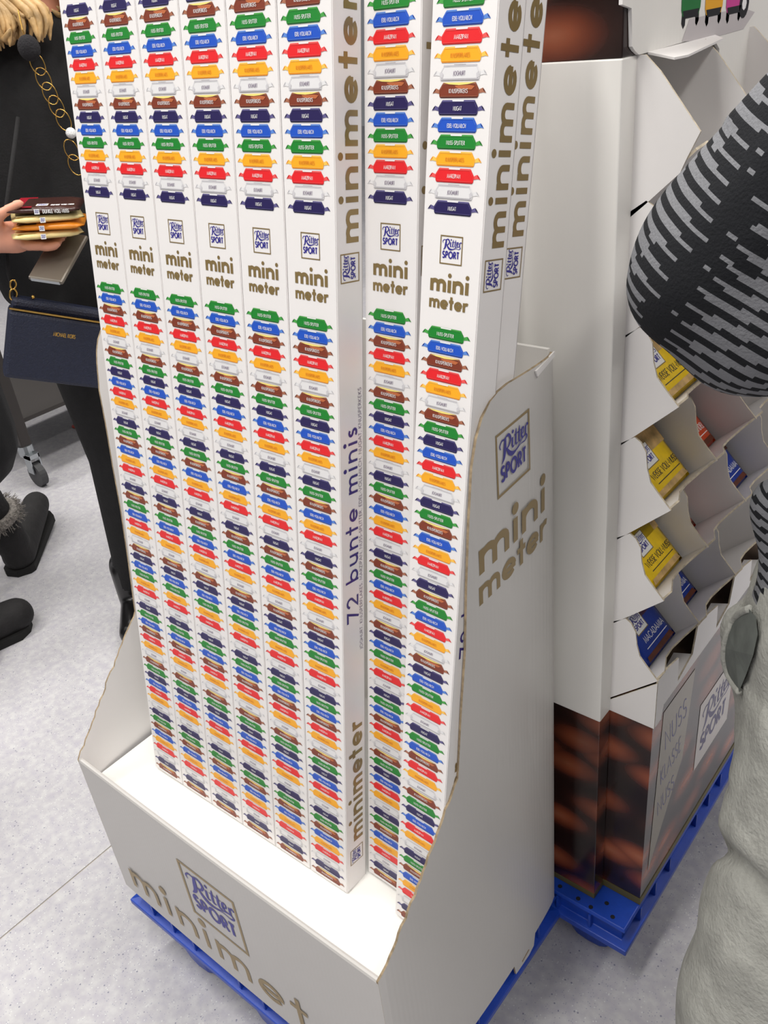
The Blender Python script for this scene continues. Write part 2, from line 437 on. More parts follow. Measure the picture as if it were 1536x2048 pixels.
wing = outline([(.167, .619), (.181, .707), (.193, .790), (.200, .857), (.208, .922), (.213, .973), (.222, 1.014), (.226, 1.027), (.232, 1.040), (.242, 1.053), (.258, 1.060), (.28, 1.062), (.325, 1.062)])
slit2 = [(.281, .1285), (.303, .1320), (.300, .1365), (.280, .1335)]
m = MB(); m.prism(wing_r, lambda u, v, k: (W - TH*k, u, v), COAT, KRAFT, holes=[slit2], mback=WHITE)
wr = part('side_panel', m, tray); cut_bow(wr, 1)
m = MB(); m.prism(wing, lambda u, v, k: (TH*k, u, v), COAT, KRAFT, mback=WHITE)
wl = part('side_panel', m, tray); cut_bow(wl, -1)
# folded white strip on the outer top edge of the wing
m = MB(); m.prism([(.336, 1.0615), (.392, 1.0615), (.392, 1.056), (.340, 1.054)], lambda u, v, k: (W + .0022 - .0018*k + bow(u, 1), u, v), WHITE)
part('edge_fold', m, wr)
m = MB(); m.box((TH, D - .005, Z0), (W - TH, D, ZT + .004), BOARDX); part('back_panel', m, tray)
# front panel: outer sheet, rounded lip and inner sheet
m = MB()
prof = [(0, Z0), (0, Z1 - .004), (.0015, Z1 - .001), (.004, Z1), (.0065, Z1 - .001), (.008, Z1 - .005), (.008, ZS), (.004, ZS), (.004, Z0)]
n = len(prof); segs = 16
vs = []
for i in range(segs + 1):
    x = TH + (W - 2*TH) * i / segs
    if i == 0: x = .0003
    if i == segs: x = W - .0003
    for (y, z) in prof: vs.append((x, y - .002*math.sin(math.pi*i/segs), z))
fs = [(i*n+j, i*n+(j+1) % n, (i+1)*n+(j+1) % n, (i+1)*n+j) for i in range(segs) for j in range(n)]
fs += [tuple(range(n)), tuple(range(segs*n, segs*n+n))]
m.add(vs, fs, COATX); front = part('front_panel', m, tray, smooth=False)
m = MB(); m.box((TH - .002, .0075, ZS - .004), (W - TH + .002, D - .005, ZS), mat('shelf_white', (243, 242, 238), .45, noise=(7, .01))); part('shelf', m, tray)

# print on the front panel
P = Print()
logo(P, .279, .321, .122)
text(P, 'minimeter', .036, .182, .0445, .205, GOLD, LOW, gap=.2, width=.528)
P.build('front_lettering', front, Matrix.Translation((0, -.0022, 0)) @ Matrix.Rotation(math.pi/2, 4, 'X'))
# print on the right wing
M_side = Matrix(((0, 0, 1, W), (1, 0, 0, 0), (0, 1, 0, 0), (0, 0, 0, 1)))
def wing_print(name, fn):
    q = Print(); fn(q); o = q.build(name, wr, M_side)
    for v in o.data.vertices: v.co.z += bow(v.co.x, v.co.y)
wing_print('wing_logo', lambda q: logo(q, .2870, .991, .071))
wing_print('wing_lettering', lambda q: text(q, 'mini', .212, .885, .030, .32, GOLD, LOW, gap=.12, width=.150))
wing_print('wing_lettering', lambda q: text(q, 'meter', .211, .847, .0235, .30, GOLD, LOW, gap=.08, width=.155))

# ------------------------------------------------------------------ tall printed boxes
BW, BD, BH = .0654, .0388, 1.046
INK = {'G': (26, 132, 46), 'B': (30, 84, 196), 'K': (128, 56, 36), 'R': (232, 34, 40), 'Y': (250, 176, 34), 'J': (229, 228, 229), 'N': (38, 29, 84)}
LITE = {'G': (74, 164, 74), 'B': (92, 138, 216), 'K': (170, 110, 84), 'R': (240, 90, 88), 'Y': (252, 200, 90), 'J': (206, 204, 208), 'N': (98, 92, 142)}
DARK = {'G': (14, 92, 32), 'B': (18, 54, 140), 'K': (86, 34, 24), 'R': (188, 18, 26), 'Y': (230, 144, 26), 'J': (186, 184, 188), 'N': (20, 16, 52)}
NAMES = {'G': 'NUSS-SPLITTER', 'B': 'EDEL-VOLLMILCH', 'K': 'KNUSPERKEKS', 'R': 'MARZIPAN', 'Y': 'KNUSPERFLAKES', 'J': 'JOGHURT', 'N': 'NUGAT'}
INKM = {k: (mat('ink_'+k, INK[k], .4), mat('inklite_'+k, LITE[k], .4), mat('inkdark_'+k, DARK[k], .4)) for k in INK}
PAPER = mat('paper_white', (240, 240, 240), .45)
TXTY = mat('ink_text_flakes', (214, 130, 30), .45)
KLITE = mat('ink_keks_biscuit', (188, 104, 62), .45); KYEL = mat('ink_keks_cream', (246, 226, 130), .45)
def wrapper(P, k, x, y):
    c, l, d = INKM[k]; mm = .001; ys = .90 + .09*min(1, y/.85); xs = 1.15 - .08*min(1, y/.85)
    def S(pts): return [(x + a*mm*xs, y + b*mm*ys) for a, b in pts]
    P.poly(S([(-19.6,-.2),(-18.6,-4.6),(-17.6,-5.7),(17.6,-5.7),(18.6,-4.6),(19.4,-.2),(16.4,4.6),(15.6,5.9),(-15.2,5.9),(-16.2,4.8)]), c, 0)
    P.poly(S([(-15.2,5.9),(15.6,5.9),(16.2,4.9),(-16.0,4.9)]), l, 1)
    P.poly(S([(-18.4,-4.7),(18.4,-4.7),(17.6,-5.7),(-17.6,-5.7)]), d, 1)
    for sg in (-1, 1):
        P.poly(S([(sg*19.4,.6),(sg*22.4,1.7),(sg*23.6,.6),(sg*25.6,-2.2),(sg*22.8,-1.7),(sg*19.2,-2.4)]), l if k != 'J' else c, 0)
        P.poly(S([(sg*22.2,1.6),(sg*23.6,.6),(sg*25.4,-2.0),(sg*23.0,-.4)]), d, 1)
        P.stroke(S([(sg*18.9,.4),(sg*18.5,-4.2)]), .35*mm, l, 1)
    P.stroke(S([(-17.6,-4.4),(17.6,-4.4)]), .3*mm, l, 2)
    P.stroke(S([(-18.0,.2),(-15.2,4.6),(15.4,4.6),(17.8,.2)]), .3*mm, l, 2)
    if k == 'K':
        P.poly(S([(-15.0,5.9),(-9,4.5),(0,3.9),(8,4.4),(15.4,5.9)]), KYEL, 3)
        P.poly(S([(-4,3.6),(10,3.9),(15,3.0),(12,.4),(0,1.2),(-3,2.2)]), KLITE, 2)
    elif k != 'J': P.poly(S([(-5.6,5.9),(5.6,5.9),(5.3,4.9),(-5.3,4.9)]), PAPER, 3)
    if k == 'J':
        P.stroke(S([(-18.6,-5.5),(18.6,-5.5)]), .3*mm, d, 2); P.stroke(S([(-5.6,6.0),(5.6,6.0)]), .35*mm, d, 2)
        for sg in (-1, 1): P.poly(S([(sg*17.6,1),(sg*15.6,-1),(sg*16.2,-4),(sg*18.2,-3.6)]), l, 2)
    tm = PAPER if k not in 'JY' else (GREYINK if k == 'J' else TXTY)
    n = NAMES[k]; wd = min(1.75*len(n), 19.5)
    text(P, n, x - .4*mm, y - 2.0*mm*ys, 3.1*mm*ys, .115, tm, CAPS, width=wd*mm, align='c', layer=3)
SEQ_TOP = 'NKGBRYJKNBGYRJN'
SEQ_LOW = 'GBKRYJKGNBRYJNGKBYRJNKGBRYJKNBGYRJNGBKRYJKGNBRYJNGKBYRJNK'
FP = Print()
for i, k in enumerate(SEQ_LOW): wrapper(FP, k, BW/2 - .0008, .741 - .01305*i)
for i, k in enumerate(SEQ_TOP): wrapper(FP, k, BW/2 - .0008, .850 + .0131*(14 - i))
FRONT_PRINT = FP.mb_mesh('wrapper_print')
TP = Print()
logo(TP, BW/2, .815, .0245)
text(TP, 'mini', BW/2, .7785, .0107, .35, GOLD, LOW, gap=.12, width=.043, align='c')
text(TP, 'meter', BW/2, .7635, .0080, .33, GOLD, LOW, gap=.10, width=.0435, align='c')
TITLE_PRINT = TP.mb_mesh('title_print')
SIDE_PRINTS = []   # side face: x = up the box, y = towards the front
def side_print(name, fn):
    q = Print(); fn(q); SIDE_PRINTS.append((name, q.mb_mesh(name)))
side_print('side_logo', lambda q: logo(q, .053, BD*.48, .0245))
side_print('side_lettering', lambda q: text(q, 'minimeter', .077, BD*.165, BD*.45, .29, GOLD, LOW, gap=.2, width=.187))
side_print('side_slogan', lambda q: text(q, '72 bunte minis', .403, BD*.28, BD*.37, .2, PURPLE, LOW, gap=.24, width=.232))
side_print('flavour_list', lambda q: text(q, 'JOGHURT, KNUSPERFLAKES, MARZIPAN, NUSS-SPLITTER, EDEL-VOLLMILCH, NUGAT, KNUSPERKEKS', .360, BD*.11, BD*.12, .12, GREYINK, CAPS, width=.315))
side_print('side_logo', lambda q: logo(q, .7955, BD*.50, .0275))
side_print('side_lettering', lambda q: text(q, 'minimeter', .818, BD*.165, BD*.46, .29, GOLD, LOW, gap=.2, width=.208))
m = MB(); m.box((0, 0, 0), (BW, BD, BH), WHITE)
BODY = m.mesh('carton')
bmm = bmesh.new(); bmm.from_mesh(BODY)
bmesh.ops.bevel(bmm, geom=[e for e in bmm.edges], offset=.0009, segments=2, affect='EDGES'); bmm.to_mesh(BODY); bmm.free()
FLAPM = mat('carton_flap_line', (176, 170, 170), .6)
m = MB(); m.box((BW - .0006, BD - .0012, .004), (BW + .00025, BD - .0008, BH - .004), FLAPM); GLUE = m.mesh('glue_flap')
def frame_of(ux, uy, yaw):
    u = Vector((ux, uy, 1)).normalized(); ex = Vector((math.cos(yaw), math.sin(yaw), 0)); ex = (ex - u*ex.dot(u)).normalized()
    return ex, u.cross(ex), u
def tall_box(o, fr, label):
    ex, ey, u = fr
    M = Matrix(((ex.x, ey.x, u.x, o[0]), (ex.y, ey.y, u.y, o[1]), (ex.z, ey.z, u.z, o[2]), (0, 0, 0, 1)))
    t = thing('chocolate_box', label, 'box', 'tall printed boxes in the display tray', M)
    b = bpy.data.objects.new('carton', BODY); COL.objects.link(b); b.parent = t
    RX = Matrix.Rotation(math.pi/2, 4, 'X')
    for nm, me in (('wrapper_print', FRONT_PRINT), ('title_print', TITLE_PRINT)):
        q = bpy.data.objects.new(nm, me); COL.objects.link(q); q.parent = b; q.matrix_local = RX
    for nm, me in SIDE_PRINTS:
        q = bpy.data.objects.new(nm, me); COL.objects.link(q); q.parent = b
        q.matrix_local = Matrix(((0, 0, 1, BW), (0, -1, 0, BD), (1, 0, 0, 0), (0, 0, 0, 1)))
    q = bpy.data.objects.new('glue_flap', GLUE); COL.objects.link(q); q.parent = b
    return t
fr1 = frame_of(.0062, .1597, .0185)
where = ['first in the front row, beside the empty shelf corner', 'second in the front row counted from the empty shelf corner', 'third in the front row counted from the empty shelf corner',
         'fourth in the front row counted from the empty shelf corner', 'fifth in the front row counted from the empty shelf corner', 'with its lettered side bared to the gap in the front row']
for i in range(6):
    tall_box(Vector((.0708, .0819, .4018)) + fr1[0]*.0662*i, fr1, 'tall white sweets box ' + where[i])
tall_box((.4702, .1290, .4018), frame_of(.004, .1600, -.025), 'tall white sweets box standing back in the gap between two front boxes')
fr8 = frame_of(.0170, .180, -.030)
tall_box((.5385, .1008, .4018), fr8, 'tall white sweets box leaning against the cut-away wing, in front of another')
p9 = Vector((.5385, .1008, .4018)) + fr8[1]*(BD + .0012) - fr8[0]*.0075 + Vector((0, 0, .007))
tall_box(p9, frame_of(.0185, .182, -.030), 'tall white sweets box with only its lettered side showing behind another')

# ------------------------------------------------------------------ second stand: chocolate bars in tilted pockets
def nut_material():
    m = bpy.data.materials.new('nut_photo_print'); m.use_nodes = True; nt = m.node_tree; b = nt.nodes['Principled BSDF']
    L = nt.links.new; N = nt.nodes.new; tc = N('ShaderNodeTexCoord')
    cmb = N('ShaderNodeSeparateXYZ'); L(tc.outputs['Object'], cmb.inputs[0])
    ad = N('ShaderNodeMath'); ad.operation = 'ADD'; L(cmb.outputs[0], ad.inputs[0]); L(cmb.outputs[1], ad.inputs[1])
    cv = N('ShaderNodeCombineXYZ'); L(ad.outputs[0], cv.inputs[0]); L(cmb.outputs[2], cv.inputs[1])
    mp = N('ShaderNodeMapping'); mp.inputs['Rotation'].default_value = (0, 0, math.radians(38)); mp.inputs['Scale'].default_value = (8, 17, 1)
    L(cv.outputs[0], mp.inputs[0])
    v = N('ShaderNodeTexVoronoi'); v.voronoi_dimensions = '2D'; v.inputs['Scale'].default_value = 1.0; v.inputs['Randomness'].default_value = .75
    L(mp.outputs[0], v.inputs['Vector'])
    r = N('ShaderNodeValToRGB'); e = r.color_ramp.elements
    e[0].position = 0; e[0].color = (*s2l((176, 104, 74)), 1); e[1].position = .62; e[1].color = (*s2l((34, 18, 16)), 1)
    for p, c in ((.16, (158, 84, 56)), (.30, (122, 60, 40)), (.40, (82, 40, 30)), (.47, (50, 26, 22))):
        q = e.new(p); q.color = (*s2l(c), 1)
    L(v.outputs['Distance'], r.inputs['Fac'])
    n = N('ShaderNodeTexNoise'); n.inputs['Scale'].default_value = 9; L(tc.outputs['Object'], n.inputs['Vector'])
    r2 = N('ShaderNodeValToRGB'); r2.color_ramp.elements[0].position = .35; r2.color_ramp.elements[0].color = (.35, .32, .3, 1); r2.color_ramp.elements[1].position = .65
    L(n.outputs['Fac'], r2.inputs['Fac'])
    mx = N('ShaderNodeMix'); mx.data_type = 'RGBA'; mx.blend_type = 'MULTIPLY'; mx.inputs[0].default_value = .8
    L(r.outputs['Color'], mx.inputs[6]); L(r2.outputs['Color'], mx.inputs[7]); L(mx.outputs[2], b.inputs['Base Color'])
    b.inputs['Roughness'].default_value = .22; b.inputs['Specular IOR Level'].default_value = .6
    return m
NUTS = nut_material()
OLIVE = mat('olive_edge', (96, 88, 44), .5)
stand = thing('chocolate_stand', 'white and brown nut-printed cardboard stand with tilted pockets of chocolate bars', 'display stand')
m = MB(); m.box((.36, .457, .50), (.600, 1.003, 1.76), BOARDX); m.box((.60, .457, 1.345), (.652, 1.003, 1.76), BOARDX)
part('carcass', m, stand)
m = MB(); m.box((.322, .4565, .149), (.7140, 1.003, .500), NUTS); m.box((.322, .4565, .500), (.7140, .4590, .526), NUTS); m.box((.7115, .4590, .500), (.7140, 1.003, .552), NUTS)
base = part('base', m, stand)
m = MB(); m.box((.3215, .4558, .1488), (.7148, 1.0035, .163), OLIVE); part('bottom_edge', m, base)
m = MB(); m.box((.36, .426, .149), (.652, .4562, .527), NUTS); post = part('post_foot', m, stand, bevel=.001)
m = MB(); m.box((.3595, .4252, .527), (.6526, .4562, 1.332), BOARDX); part('post', m, stand, bevel=.0015)
m = MB(); m.box((.36, .4258, 1.332), (.652, .4562, 1.76), NUTS); part('post_head', m, stand, bevel=.001)
m = MB(); m.box((.3595, .4255, .1488), (.6524, .4562, .160), OLIVE); part('bottom_edge', m, post)
# white crown round the top of the base, with a notch in front of every pocket
cr = [(.4562, .526)]
cr += [(.476, .526), (.482, .548), (1.003, .548)]
top = [(1.003, .612)]
for j in range(3, -1, -1):
    y0 = .4565 + .1365*j
    top += [(y0 + .128, .612), (y0 + .118, .570), (y0 + .070, .556), (y0 + .066, .600), (y0 + .030, .609)]
m = MB(); m.prism(cr + top + [(.4562, .609)], lambda u, v, k: (.7165 - .0023*k, u, v), WHITE, KRAFT2); crown = part('crown', m, stand)
m = MB(); m.prism([(.652, .527), (.7165, .526), (.7165, .606), (.652, .546)], lambda u, v, k: (u, .4542 + .0022*k, v), WHITE, KRAFT2); part('crown_side', m, crown)
for j in range(4):
    y0 = .4565 + .1365*j
    m = MB(); m.add([(.7165, y0 + .070, .556), (.7165, y0 + .118, .570), (.690, y0 + .116, .562), (.690, y0 + .072, .548)], [(0, 1, 2, 3)], WHITE)
    part('crown_flap', m, crown)
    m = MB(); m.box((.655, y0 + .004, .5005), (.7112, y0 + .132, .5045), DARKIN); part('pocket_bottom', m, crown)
# tilted trays
AX = Vector((.116, 0, .109)).normalized(); BX = Vector((-AX.z, 0, AX.x))
prof_side = [(.716, .609), (.702, .624), (.690, .638), (.685, .655), (.6825, .675), (.676, .686), (.668, .691), (.652, .680), (.600, .631), (.600, .502), (.651, .548)]
prof_top = [(.7166, .625), (.706, .603), (.700, .589), (.666, .558), (.600, .502), (.600, .690), (.6605, .690), (.6754, .676)]
def pocket_tray(k):
    dz = .1283*k
    t = None
    # floor of the tray: reaches the tips at the dividers, cut back in between
    pts = []
    L0 = (Vector((.716, 0, .609)) - Vector((.600, 0, .500))).length
    out = [(0, .4565)]
    for j in range(4):
        y0 = .4565 + .1365*j
        out += [(L0 - .002, y0), (L0 + .004, y0 + .016), (L0 - .003, y0 + .030), (L0 - .020, y0 + .062), (L0 - .022, y0 + .085), (L0 - .014, y0 + .110), (L0 - .004, y0 + .130)]
    out += [(L0 - .002, 1.0025), (0, 1.0025)]
    o0 = Vector((.600, 0, .500 + dz + .0015))
    def fn(u, v, q): w = o0 + AX*u + BX*(.0025*q); return (w.x, v, w.z)
    m = MB(); m.prism(out, fn, WHITE, KRAFT2); t = part('pocket_tray', m, stand)
    for j in range(5):
        y0 = .4565 + .1365*j - (.0025 if j == 4 else 0)
        pr = [(x, z + dz) for x, z in (prof_side if k < 5 else prof_top)]
        m = MB(); m.prism(pr, lambda u, v, q: (u, y0 + .0025*q - (.001 if j == 0 else 0), v), WHITE, KRAFT2)
        part('side_wall' if j in (0, 4) else 'divider', m, t)
    return t
for k in range(6): pocket_tray(k)
# header board with printed toy-like cars
hp = [(.443, 1.336), (.452, 1.332), (.620, 1.334), (.645, 1.318), (.655, 1.20), (1.004, 1.20), (1.004, 1.76), (.415, 1.76), (.415, 1.374), (.433, 1.370), (.437, 1.340)]
m = MB(); m.prism(hp, lambda u, v, k: (.6560 - .0035*k, u, v), BOARD, WHITE); header = part('header_board', m, stand)
m = MB(); m.prism([(.470, .656), (.630, .656), (.622, .668), (.500, .682), (.474, .680)], lambda u, v, k: (v, u, 1.3325 - (v-.656)*.25 - .002*k), WHITE); part('header_flap', m, header)
P = Print()
def car(P, y, z, col, s=1.0, side=False):
    c = mat('car_'+col[0], col[1], .3); d = mat('car_dark', (24, 22, 26), .4); g = mat('car_glass', (70, 90, 110), .2)
    def S(p): return [(y + a*s*.001, z + b*s*.001) for a, b in p]
    if side: P.poly(S([(20,10),(64,22),(72,34),(66,52),(40,60),(20,56)]), c, 0); P.poly(S([(30,48),(50,52),(62,42),(40,38)]), g, 1)
    P.poly(S([(-24,4),(-20,-2),(20,-2),(24,4),(25,22),(22,36),(16,58),(-16,58),(-22,36),(-25,22)]), c, 1)
    P.poly(S([(-17,40),(17,40),(14,56),(-14,56)]), g, 2)
    P.poly(S([(-21,3),(21,3),(17,-4),(-17,-4)]), d, 2); P.poly(S([(-8,13),(8,13),(8,21),(-8,21)]), PAPER, 2)
    for sg in (-1, 1):
        P.disc((y + sg*18*s*.001, z + 29*s*.001), .005*s, d, 2); P.disc((y + sg*18*s*.001, z + 29*s*.001), .003*s, PAPER, 3, 8)
        P.poly(S([(sg*21,8),(sg*12,2),(sg*13,-10),(sg*17,-13),(sg*22,-8)]), d, 0)
    if side:
        P.disc((y + 30*s*.001, z + 4*s*.001), .015*s, d, 2); P.disc((y + 66*s*.001, z + 20*s*.001), .011*s, d, 2)
        P.disc((y + 30*s*.001, z + 4*s*.001), .007*s, PAPER, 3, 8)
SHAD = mat('print_ground_shade', (196, 190, 192), .5)
P.poly([(.545, 1.334), (.60, 1.330), (.71, 1.331), (.74, 1.345), (.70, 1.352), (.56, 1.352)], SHAD, 0)
car(P, .562, 1.357, ('green', (30, 116, 54)), .95); car(P, .620, 1.354, ('yellow', (236, 170, 30)), .95); car(P, .676, 1.352, ('magenta', (208, 62, 150)), .95, True)
text(P, 'or', .742, 1.276, .0085, .13, mat('thin_gold', (110, 96, 70), .5), LOW, gap=.2)
P.stroke([(.772, 1.275), (.772, 1.308)], .001, mat('thin_gold', (110, 96, 70), .5))
P.build('header_print', header, Matrix(((0, 0, 1, .6560), (1, 0, 0, 0), (0, 1, 0, 0), (0, 0, 0, 1))))
# print on the long side of the base
P = Print()
P.poly([(.478, .205), (.490, .5255), (.598, .5255), (.580, .36), (.54, .30)], mat('pale_panel', (150, 142, 126), .25), 0)  # pale grey-brown panel, tapering downwards; lettering and logo in muted blue tones
MUTED = mat('muted_blue', (92, 92, 150), .4)
text(P, 'NUSS', .506, .44, .040, .06, MUTED, CAPS, width=.075, layer=1, rot=.15); text(P, 'KLASSE', .500, .375, .034, .05, MUTED, CAPS, width=.072, layer=1, rot=.15)
text(P, 'NUSS', .498, .31, .034, .05, MUTED, CAPS, width=.06, layer=1, rot=.15)
logo(P, .710, .349, .142, bg=mat('logo_ground', (206, 200, 196), .3), frame=None, ink=mat('muted_logo', (78, 74, 120), .4))
P.build('base_print', base, Matrix(((0, 0, 1, .7142), (1, 0, 0, 0), (0, 1, 0, 0), (0, 0, 0, 1))))

# chocolate bars
FOILM = {k: mat('foil_'+k, c, .28, noise=(70, .08), bump=(90, .25)) for k, c in (('blue', (24, 54, 150)), ('yellow', (246, 206, 24)), ('orange', (206, 74, 36)), ('cream', (236, 214, 150)), ('amber', (232, 142, 40)), ('dark', (60, 34, 30)))}
NUTSTRIP = mat('hazelnut_print', (206, 170, 112), .35, noise=(55, .45)); BROWNSTRIP = mat('chocolate_print', (96, 48, 30), .35, noise=(45, .5))
def bar_mesh(name, s, th, m):
    """pillow pack with flat crimped ends, s x s, in XY, face up at z = 0"""
    b = MB(); n = 10
    for sg in (1, 0):
        vs = []; fs = []
        for i in range(n + 1):
            for j in range(n + 1):
                u, v = i/n, j/n
                bul = min(1, 5*min(u, 1-u)) ** .5 * min(1, 9*min(v, 1-v)) ** .5
                z = -th/2 + (th/2)*bul*(1 if sg else -1)
                vs.append((u*s, v*s, z))
        for i in range(n):
            for j in range(n): fs.append((i*(n+1)+j, (i+1)*(n+1)+j, (i+1)*(n+1)+j+1, i*(n+1)+j+1))
        b.add(vs, fs, m)
    return b.mesh(name, smooth=True, weld=True)
BS = .093
BARS = {}
for k, strip, nm in (('blue', BROWNSTRIP, 'MACADAMIA'), ('yellow', NUTSTRIP, 'GANZE WEISSE VOLL-NUSS'), ('orange', BROWNSTRIP, 'GANZE MANDEL')):
    me = bar_mesh('wrapper', BS, .0115, FOILM[k])
    P = Print(); ink = mat('bar_text_dark', (40, 34, 30), .5) if k == 'yellow' else PAPER
    P.poly([(.006, .055), (BS-.006, .055), (BS-.006, BS-.006), (.006, BS-.006)], strip, 0)
    P.poly([(.008, .005), (BS-.008, .005), (BS-.012, .013), (.010, .012)], strip, 0)
    if k == 'yellow': text(P, nm[6:], BS-.010, .026, .0085, .13, ink, CAPS, width=.066, align='r', layer=1)
    else: text(P, nm, BS-.012, .026, .0085, .12, ink, CAPS, width=.056, align='r', layer=1)
    P.stroke([(.020, .0195), (BS-.012, .0195)], .0012, ink, 1)
    logo(P, .036, .055, .030, bg=PAPER, layer=1)
    if k != 'blue': pass
    BARS[k] = (me, P.mb_mesh('bar_print'))
def place_bar(k, M, label, group):
    t = thing('chocolate_bar', label, 'chocolate bar', group, M)
    b = bpy.data.objects.new('wrapper', BARS[k][0]); COL.objects.link(b); b.parent = t
    q = bpy.data.objects.new('bar_print', BARS[k][1]); COL.objects.link(q); q.parent = b; q.matrix_local = Matrix.Translation((0, 0, -.0003))
for k, j, kind, x, lab in ((0, 0, 'blue', .694, 'blue chocolate bar in the lowest end pocket, above the brown base'),
                        (1, 0, 'yellow', .694, 'yellow nut chocolate bar in the pocket right above the blue end bar'),
                        (2, 0, 'yellow', .694, 'yellow nut chocolate bar level with the orange bar beside it'),
                        (3, 0, 'yellow', .694, 'yellow chocolate bar mostly hidden under the striped knit sleeve'),
                        (0, 1, 'blue', .672, 'blue chocolate bar deep in the pocket beside the lowest end pocket'),
                        (1, 1, 'orange', .660, 'orange chocolate bar almost hidden deep in its pocket, below another orange bar'),
                        (2, 1, 'orange', .676, 'shiny orange almond chocolate bar in the second pocket of its row'),
                        (1, 2, 'blue', .684, 'blue chocolate bar in the third pocket, next to the knit cardigan')):
    z = .500 + (x - .600)*(.109/.116) + .1283*k
    o = Vector((x, .4565 + .1365*j + .034, z)) + BX*.0050
    # local x -> +Y, local y -> BX (up the face), local z -> AX (towards the shopper)
    M = Matrix(((0, BX.x, AX.x, o.x), (1, 0, 0, o.y), (0, BX.z, AX.z, o.z), (0, 0, 0, 1)))
    place_bar(kind, M, lab, 'chocolate bars in the stand')

# ------------------------------------------------------------------ people: one continuous skin over tapered limbs
def limb_mesh(m, p0, p1, r0, r1, flat=1.0, fdir=None, n=16, k=10):
    p0, p1 = Vector(p0), Vector(p1); d = p1 - p0; L = d.length; d.normalize()
    a = Vector(fdir) if fdir is not None else (Vector((0, 0, 1)) if abs(d.z) < .9 else Vector((1, 0, 0)))
    a = (a - d*a.dot(d)); a.normalize(); b = d.cross(a); rings = []
    for i in range(4): t = math.pi/2*(1 - i/4); rings.append((-r0*math.sin(t), r0*math.cos(t)))
    for i in range(k + 1): rings.append((L*i/k, r0 + (r1-r0)*i/k))
    for i in range(1, 5): t = math.pi/2*i/4; rings.append((L + r1*math.sin(t), r1*math.cos(t)))
    vs = [p0 + d*s_ + (a*math.cos(q)*flat + b*math.sin(q))*max(r_, 1e-4) for s_, r_ in rings for q in [2*math.pi*j/n for j in range(n)]]
    N = len(rings)
    fs = [(i*n+j, i*n+(j+1) % n, (i+1)*n+(j+1) % n, (i+1)*n+j) for i in range(N-1) for j in range(n)]
    fs += [tuple(reversed(range(n))), tuple(range((N-1)*n, N*n))]
    m.add(vs, fs, m.mats[0] if m.mats else BLACK)
def seg_dist(p, a, b):
    ab = b - a; t = max(0, min(1, (p-a).dot(ab) / max(ab.length_squared, 1e-9))); return (p - (a + ab*t)).length, t
def body(name, limbs, voxel, parent, smooth=4, disp=None):
    """limbs: (p0, p1, r0, r1, material, flat, fdir); merged into one skin, coloured by the nearest limb"""
    m = MB(); m.mi(BLACK)
    for l in limbs: limb_mesh(m, l[0], l[1], l[2], l[3], l[5] if len(l) > 5 else 1.0, l[6] if len(l) > 6 else None)
    me0 = m.mesh('tmp'); ob = bpy.data.objects.new('tmp', me0); COL.objects.link(ob)
    rm = ob.modifiers.new('r', 'REMESH'); rm.mode = 'VOXEL'; rm.voxel_size = voxel
    dg = bpy.context.evaluated_depsgraph_get(); dg.update()
    me = bpy.data.meshes.new_from_object(ob.evaluated_get(dg)); me.name = name
    bpy.data.objects.remove(ob); bpy.data.meshes.remove(me0)
    bm = bmesh.new(); bm.from_mesh(me)
    for _ in range(smooth): bmesh.ops.smooth_vert(bm, verts=bm.verts, factor=.5, use_axis_x=True, use_axis_y=True, use_axis_z=True)
    if disp:
        bm.normal_update()
        for v in bm.verts: v.co += v.normal * disp(v.co)
    mats = []
    for l in limbs:
        if l[4] not in mats: mats.append(l[4])
    S = [(Vector(l[0]), Vector(l[1]), l[2], l[3], mats.index(l[4])) for l in limbs]
    for f in bm.faces:
        c = f.calc_center_median(); best = None
        for a, b, r0, r1, k in S:
            d, t = seg_dist(c, a, b); e = d - (r0 + (r1-r0)*t)
            if best is None or e < best[0]: best = (e, k)
        f.material_index = best[1]; f.smooth = True
    idx = [f.material_index for f in bm.faces]
    bm.to_mesh(me); bm.free(); me.materials.clear()
    for q in mats: me.materials.append(q)
    me.polygons.foreach_set('material_index', idx); me.update()
    return link(name, me, parent)

